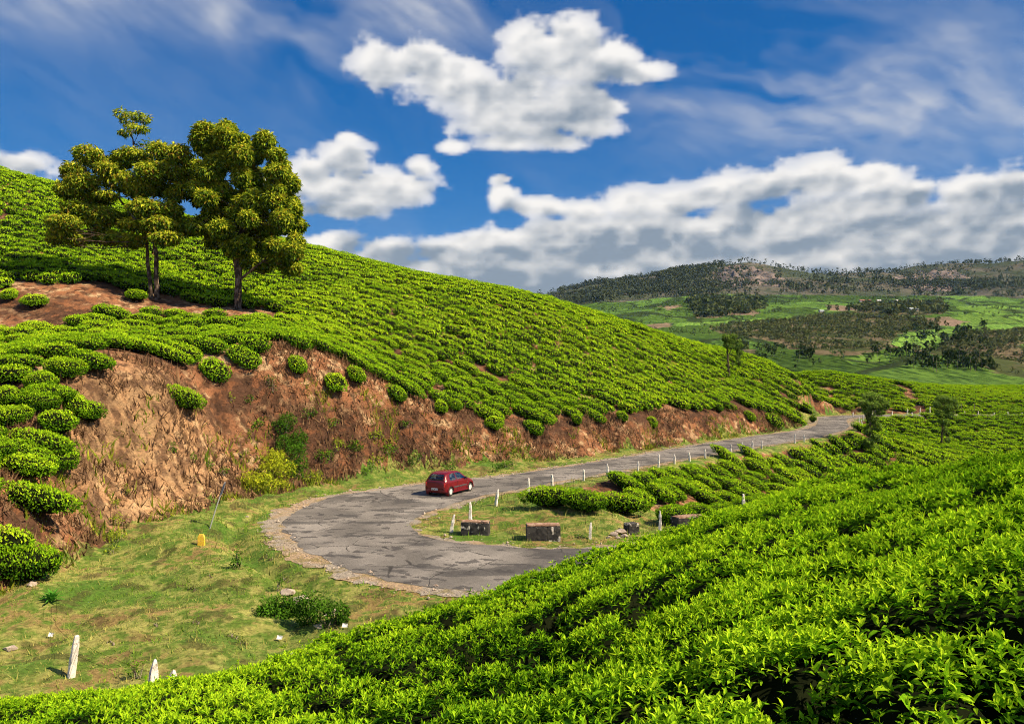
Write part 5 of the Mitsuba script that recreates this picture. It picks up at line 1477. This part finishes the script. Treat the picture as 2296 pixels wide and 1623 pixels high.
def _scrub_far(p, n, uv):
    a = mikit.fbm(p.x * .06, p.y * .05, p.z * .08, 4)
    b = mikit.noise(p.x * .4, p.y * .3, p.z * .4)
    g = mikit.mix((.045, .060, .022), (.125, .105, .065), mikit.smoothstep(.42, .62, a))
    return g * (.55 + .75 * b)


def _mount_far(p, n, uv):
    a = mikit.fbm(p.x * .012, p.y * .012, p.z * .02, 4)
    b = mikit.fbm(p.x * .07, p.y * .06, p.z * .12, 4)
    g = mikit.mix((.046, .062, .036), (.095, .093, .074), mikit.smoothstep(.40, .60, a))
    g = mikit.mix(g, (.03, .042, .024), mikit.smoothstep(.52, .64, b) * .8)
    return g * (.7 + .5 * mikit.noise(p.x * .3, p.y * .3, p.z * .3))


def _rock_far(p, n, uv):
    a = mikit.fbm(p.x * .03, p.y * .03, p.z * .06, 5)
    b = mikit.fbm(p.x * .10, p.y * .06, p.z * .05, 4)
    g = mikit.mix((.085, .078, .080), (.20, .165, .145), mikit.smoothstep(.40, .60, a))
    return mikit.mix(g, (.045, .05, .05), mikit.smoothstep(.53, .62, b) * .8)


def _soil_far(p, n, uv):
    a = mikit.fbm(p.x * .06, p.y * .05, p.z * .1, 4)
    return mikit.mix((.19, .14, .105), (.13, .105, .07), mikit.smoothstep(.4, .6, a)) * (.7 + .5 * mikit.noise(p.x * .4, p.y * .3, p.z * .4))


for nm, fn in (('tea_far', _tea_far), ('sunny_far', _sunny_far), ('scrub_far', _scrub_far), ('mount_far', _mount_far), ('rock_far', _rock_far), ('soil_far', _soil_far)):
    scene['mat_' + nm] = {'type': 'twosided', 'bsdf': rough(fn, 1.0, .05)}
for k, nm, m_, lab in ((0, 'valley_fields', 'mat_tea_far', 'green tea fields rolling over the valley in the middle distance'), (1, 'mountain', 'mat_mount_far', 'long scrub covered mountain along the skyline at right'), (2, 'scrubland', 'mat_scrub_far', 'dark scrub and thickets between the far tea fields'), (3, 'bare_soil', 'mat_soil_far', 'brown bare patches between the far fields'),
                       (4, 'young_fields', 'mat_sunny_far', 'bright sunlit young tea fields in the valley'), (5, 'rock_face', 'mat_rock_far', 'grey and reddish rock faces below the mountain crest')):
    struct(nm, far_mesh(k), m_, lab)

# trees of the far land
rw = np.random.default_rng(88)
ico = trimesh.creation.icosphere(1)


def tree_blobs(P, h, w, cols, n_leaf=9):
    """small crowns: a handful of leaf masses on a short stem"""
    N = len(P)
    vs, fs, cs, o = [], [], [], 0
    q = rnd_dirs(N * n_leaf, rw).reshape(N, n_leaf, 3)
    c = P[:, None] + q * np.stack([w * .42, w * .42, h * .34], -1)[:, None] + (np.array([0, 0, 1]) * h[:, None] * .62)[:, None]
    c = c.reshape(-1, 3)
    sz = np.repeat(w, n_leaf) * rw.uniform(.35, .62, N * n_leaf)
    ax = unit(q.reshape(-1, 3) * [1, 1, .4] + rnd_dirs(N * n_leaf, rw) * .8)
    up = unit(q.reshape(-1, 3) + [0, 0, .8])
    col = np.repeat(cols, n_leaf, 0) * (1 + rw.normal(size=(N * n_leaf, 1)) * .25)
    lv = foliage(c - ax * sz[:, None] * .5, ax, up, sz * 1.25, sz, np.clip(col, .004, .8), 2, fold=.5, curl=.35)
    e = np.array([[.5, -.3, 0], [-.5, -.3, 0], [0, .6, 0]])
    b = P[:, None] + e[None] * (w * .09)[:, None, None] - [0, 0, 1.]
    t = P + np.c_[np.zeros((N, 2)), h * .75]
    tv = np.concatenate([b, t[:, None]], 1).reshape(-1, 3)
    tf = (np.array([[0, 1, 3], [1, 2, 3], [2, 0, 3]])[None] + (np.arange(N) * 4)[:, None, None]).reshape(-1, 3)
    m = cat([lv[0], (tv, tf)])
    return m, np.vstack([lv[1], np.tile([.035, .028, .02], (len(tv), 1))])


def scatter(poly, n):
    x0, y0, x1, y1 = poly.bounds
    x, y = rw.uniform(x0, x1, n * 3), rw.uniform(y0, y1, n * 3)
    k = np.flatnonzero(shapely.contains_xy(poly, x, y))[:n]
    return x[k], y[k]


FM, FCOL = [], []
for g, n, hh, dark in ((scrubP[0], 4600, 2.7, 0), (scrubP[1], 2600, 3.4, 0), (scrubP[2], 900, 6, .2), (scrubP[3], 1500, 7, .4), (scrubP[4], 90, 7, .6)):
    x, y = scatter(g, n)
    d = vfbm(np.c_[x / 26., y / 26., x * 0], 3, 121)
    k = rw.uniform(size=len(x)) < np.clip((d - .36) * 6, .1, 1)
    x, y = x[k], y[k]
    h = hh * np.clip(rw.gamma(6, 1 / 6., len(x)), .4, 1.7) * np.clip(y / 800, .6, 1.1)
    col = mixn(np.array([.17, .19, .075]), np.array([.07, .105, .04]), np.clip(rw.uniform(size=len(x)) + dark, 0, 1))
    m = tree_blobs(np.c_[x, y, fz(x, y)], h, h * rw.uniform(.7, 1.1, len(x)), col)
    FM.append(m[0]); FCOL.append(m[1])
x, y = rw.uniform(60, 800, 5200), rw.uniform(420, 1650, 5200)
k = (vfbm(np.c_[x / 70., y / 90., x * 0 + 5], 3, 127) > .55) & (rw.uniform(size=len(x)) < .8) & (x < .64 * y + 60) & (x > .05 * y)
x, y = x[k], y[k]
h = rw.uniform(2.5, 5.5, len(x))
m = tree_blobs(np.c_[x, y, fz(x, y)], h, h * .6, mixn(np.array([.10, .15, .05]), np.array([.05, .085, .035]), rw.uniform(size=len(x))), 7)
FM.append(m[0]); FCOL.append(m[1])
# wooded left flank and foot of the mountain, and the thin trees of the crest
x, y = rw.uniform(60, 1500, 20000), rw.uniform(1640, 2500, 20000)
u, v = view_uv(x, y, fz(x, y))
dens = np.exp(-((u - 1420) / 165) ** 2) * 1.2 + .8 * np.exp(-((v - 643) / 9.) ** 2) * (u > 1560) + .09
k = (rw.uniform(size=len(x)) < dens * np.clip((vfbm(np.c_[x / 90., y / 90., x * 0], 3, 123) - .30) * 4, .05, 1)) & (u < 2380)
x, y = x[k], y[k]
h = rw.uniform(9, 17, len(x))
m = tree_blobs(np.c_[x, y, fz(x, y)], h, h * .55, mixn(np.array([.11, .135, .065]), np.array([.055, .08, .045]), rw.uniform(size=len(x))))
FM.append(m[0]); FCOL.append(m[1])
azs = np.linspace(.045, .64, 260)
dd = np.linspace(1800, 2560, 200)
cr = []
for a in azs:
    z = fz(a * dd, dd)
    k = int(np.argmax((z - 8) / dd))
    if rw.uniform() < .30 + .6 * (vnoise(np.array([[a * 22, 0, 0]]), 131)[0] > .42):
        q = dd[k] + rw.normal() * 18
        cr.append((a * q, q, float(fz(a * q, q)), rw.uniform(9, 19) * (1 if a < .45 else .7)))
cr = np.array(cr)
m = tree_blobs(cr[:, :3], cr[:, 3], cr[:, 3] * .42, np.tile([.07, .09, .045], (len(cr), 1)), 7)
FM.append(m[0]); FCOL.append(m[1])
struct('forest', cat(FM), 'mat_leaf_fine', 'woods, thickets and crest trees of the far hills', smooth=False, kind='stuff', color=np.vstack(FCOL))
# slim shade trees standing in the far fields: each a thing
for j in range(3):
    r = np.random.default_rng(140 + j)
    m = tree_blobs(np.array([[0, 0, 0.]]), np.array([7.5]), np.array([3.6 + .5 * j]), np.array([[.03, .055, .015]]), 12)
    nt = 4
    v, f = m[0]
    leaf_n = len(v) - 4
    scene[f'proto_shade{j}'] = {'type': 'shapegroup', 'crown': mikit.ply((v[:leaf_n], f[f.max(1) < leaf_n]), 'mat_leaf_fine', color=m[1][:leaf_n]), 'trunk': mikit.ply(tube([[0, 0, -1], [0, 0, 6.4]], [.16, .08], 5), 'mat_bark')}


def shade(u0, v0, n, su, sv, lab, grp, big=1.):
    for _ in range(n):
        u, v = u0 + rw.uniform(-1, 1) * su, v0 + rw.uniform(-1, 1) * sv
        d = np.arange(340, 1900, 2.)
        k = np.flatnonzero(fz((u - CU) / FOC * d, d) >= EYE[2] - (v - HV) / FOC * d)
        if not len(k):
            continue
        q = d[k[0]]; x = (u - CU) / FOC * q
        key = thing('shade_tree', lab, 'tree', grp)
        s = big * rw.uniform(.7, 1.15)
        scene[key] = {'type': 'instance', 'to_world': T().translate([x, q, float(fz(x, q))]).rotate([0, 0, 1], rw.uniform(0, 360)).scale([s, s, s]), 'group': {'type': 'ref', 'id': f'proto_shade{rw.integers(3)}'}}


shade(2140, 822, 34, 95, 14, 'tiny slim shade tree dotted over the right flank of the round tea hill', 'shade trees on the round hill')
shade(2020, 800, 12, 70, 6, 'tiny slim shade tree along the sunlit crest of the round tea hill', 'shade trees on the crest of the round hill')
shade(2120, 752, 46, 90, 22, 'tiny slim shade tree in the bright young fields at right', 'shade trees in the bright fields', 1.1)
shade(1890, 694, 14, 45, 7, 'tiny dark tree round the sunny plot below the village', 'trees of the sunny plot', 1.3)
shade(1760, 795, 16, 60, 10, 'tiny shade tree on the small tea hill in the middle of the valley', 'shade trees on the small valley hill', .8)
# houses of the village
for nm, c in (('wall', (.62, .58, .54)), ('wall_pink', (.55, .36, .36)), ('roof_blue', (.34, .42, .48)), ('roof_red', (.30, .13, .10)), ('roof_pale', (.60, .62, .62))):
    scene['mat_house_' + nm] = {'type': 'twosided', 'bsdf': {'type': 'principled', 'base_color': {'type': 'rgb', 'value': c}, 'roughness': .9}}


def house(u, v, L, W, H, ang, wall, roof, label):
    d = np.arange(600, 1900, 2.)
    k = np.flatnonzero(fz((u - CU) / FOC * d, d) >= EYE[2] - (v - HV) / FOC * d)[0]
    y = d[k]; x = (u - CU) / FOC * y; z = float(fz(x, y)) - .6
    R = np.array([[math.cos(ang), -math.sin(ang), 0], [math.sin(ang), math.cos(ang), 0], [0, 0, 1]])
    key = thing('house', label, 'house')
    b = trimesh.creation.box((L, W, H + 2)); b.apply_translation((0, 0, H / 2 - 1))
    part(key, 'wall', (np.asarray(b.vertices) @ R.T + [x, y, z], b.faces), 'mat_house_' + wall)
    e, t = .6, .25
    pr = np.array([(-W / 2 - e, H - .15), (0, H + W * .32), (W / 2 + e, H - .15), (W / 2 + e, H - .15 + t), (0, H + W * .32 + t), (-W / 2 - e, H - .15 + t)])
    m = trimesh.creation.extrude_polygon(Polygon(pr), L + 2 * e)
    vv = np.asarray(m.vertices)
    vv = np.c_[vv[:, 2] - L / 2 - e, vv[:, 0], vv[:, 1]]
    part(key, 'roof', (vv @ R.T + [x, y, z], m.faces), 'mat_house_' + roof)
    for q in np.arange(-L / 2 + 1.5, L / 2 - 1, 2.6):
        w = trimesh.creation.box((1.0, .16, 1.1)); w.apply_translation((q, -W / 2, H * .55))
        part(key, 'window', (np.asarray(w.vertices) @ R.T + [x, y, z], w.faces), 'mat_black')


house(1992, 690, 13, 6, 3.2, .1, 'wall_pink', 'roof_blue', 'pink walled house with a pale blue roof in the middle of the village')
house(1940, 677, 18, 6, 2.8, -.05, 'wall', 'roof_red', 'long low house with a red roof at the left of the village')
house(2010, 680, 9, 6, 4.2, .3, 'wall', 'roof_pale', 'tall pale house at the upper right of the village')
house(1972, 677, 8, 5, 2.8, .0, 'wall', 'roof_pale', 'small pale house behind the pink walled one')
house(2046, 698, 12, 6, 2.8, .1, 'wall', 'roof_blue', 'blue-grey roofed house among the trees right of the village')
house(2080, 683, 13, 6, 2.8, .1, 'wall', 'roof_pale', 'pale roofed house at the far right edge of the village wood')
house(1842, 701, 5, 4, 2.6, .2, 'wall', 'roof_blue', 'little hut at the left end of the sunny plot')

# ------------------------------------------------------------------ the air between
scene['haze_air'] = {'type': 'homogeneous', 'albedo': {'type': 'rgb', 'value': (.93, .95, .97)}, 'sigma_t': {'type': 'rgb', 'value': (.000010, .000018, .000032)}}
scene['haze'] = {'type': 'cube', 'to_world': T().translate([600, 1700, 225]).scale([2100, 2050, 265]), 'bsdf': {'type': 'null'}, 'interior': {'type': 'ref', 'id': 'haze_air'}}
labels['haze'] = {'label': 'thin bluish haze over the valley', 'kind': 'stuff'}
scene['camera']['medium'] = {'type': 'ref', 'id': 'haze_air'}
# ------------------------------------------------------------------ planting: the largest as things, the rest as stuff
bushes.sort(key=lambda b: -b[7])
WORDS = {'slope': ('clipped light green tea bush in the rows on the hill above the red soil bank', 'tea bushes in rows on the hill above the bank'),
         'below': ('rounded dark green tea bush in the slanting rows on the field below the climbing road', 'tea bushes in the field below the climbing road')}
n_fg = sum(k.startswith('tea_bush') for k in _roots)
for j, b in enumerate(bushes):
    x, y, ang, sx, sy, sz, kind, area, place = b
    M = plant_matrix(x, y, ang, sx, sy, sz)
    near = math.hypot(x, y) < 84
    ref = {'type': 'ref', 'id': f"proto_{'close' if math.hypot(x, y) < 52 and place == 'slope' else 'near' if near else 'far'}{kind}"}
    if j < 300 - n_fg:
        key = thing('tea_bush', WORDS[place][0], 'tea bush', WORDS[place][1])
    else:
        key = f'tea_rows__{j + 1:03d}'
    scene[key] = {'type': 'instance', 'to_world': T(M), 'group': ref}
labels['tea_rows'] = {'label': 'rows of clipped tea bushes covering the hill and the fields further off', 'kind': 'stuff'}
_inst = {c['filename'] for d in scene.values() if isinstance(d, dict) and d.get('type') == 'shapegroup' for c in d.values() if isinstance(c, dict)}
print('triangles outside the copies', sum(len(w[1]) for k, w in meshkit.WRITTEN.items() if k not in _inst), 'planted', sum(1 for d in scene.values() if d.get('type') == 'instance'))
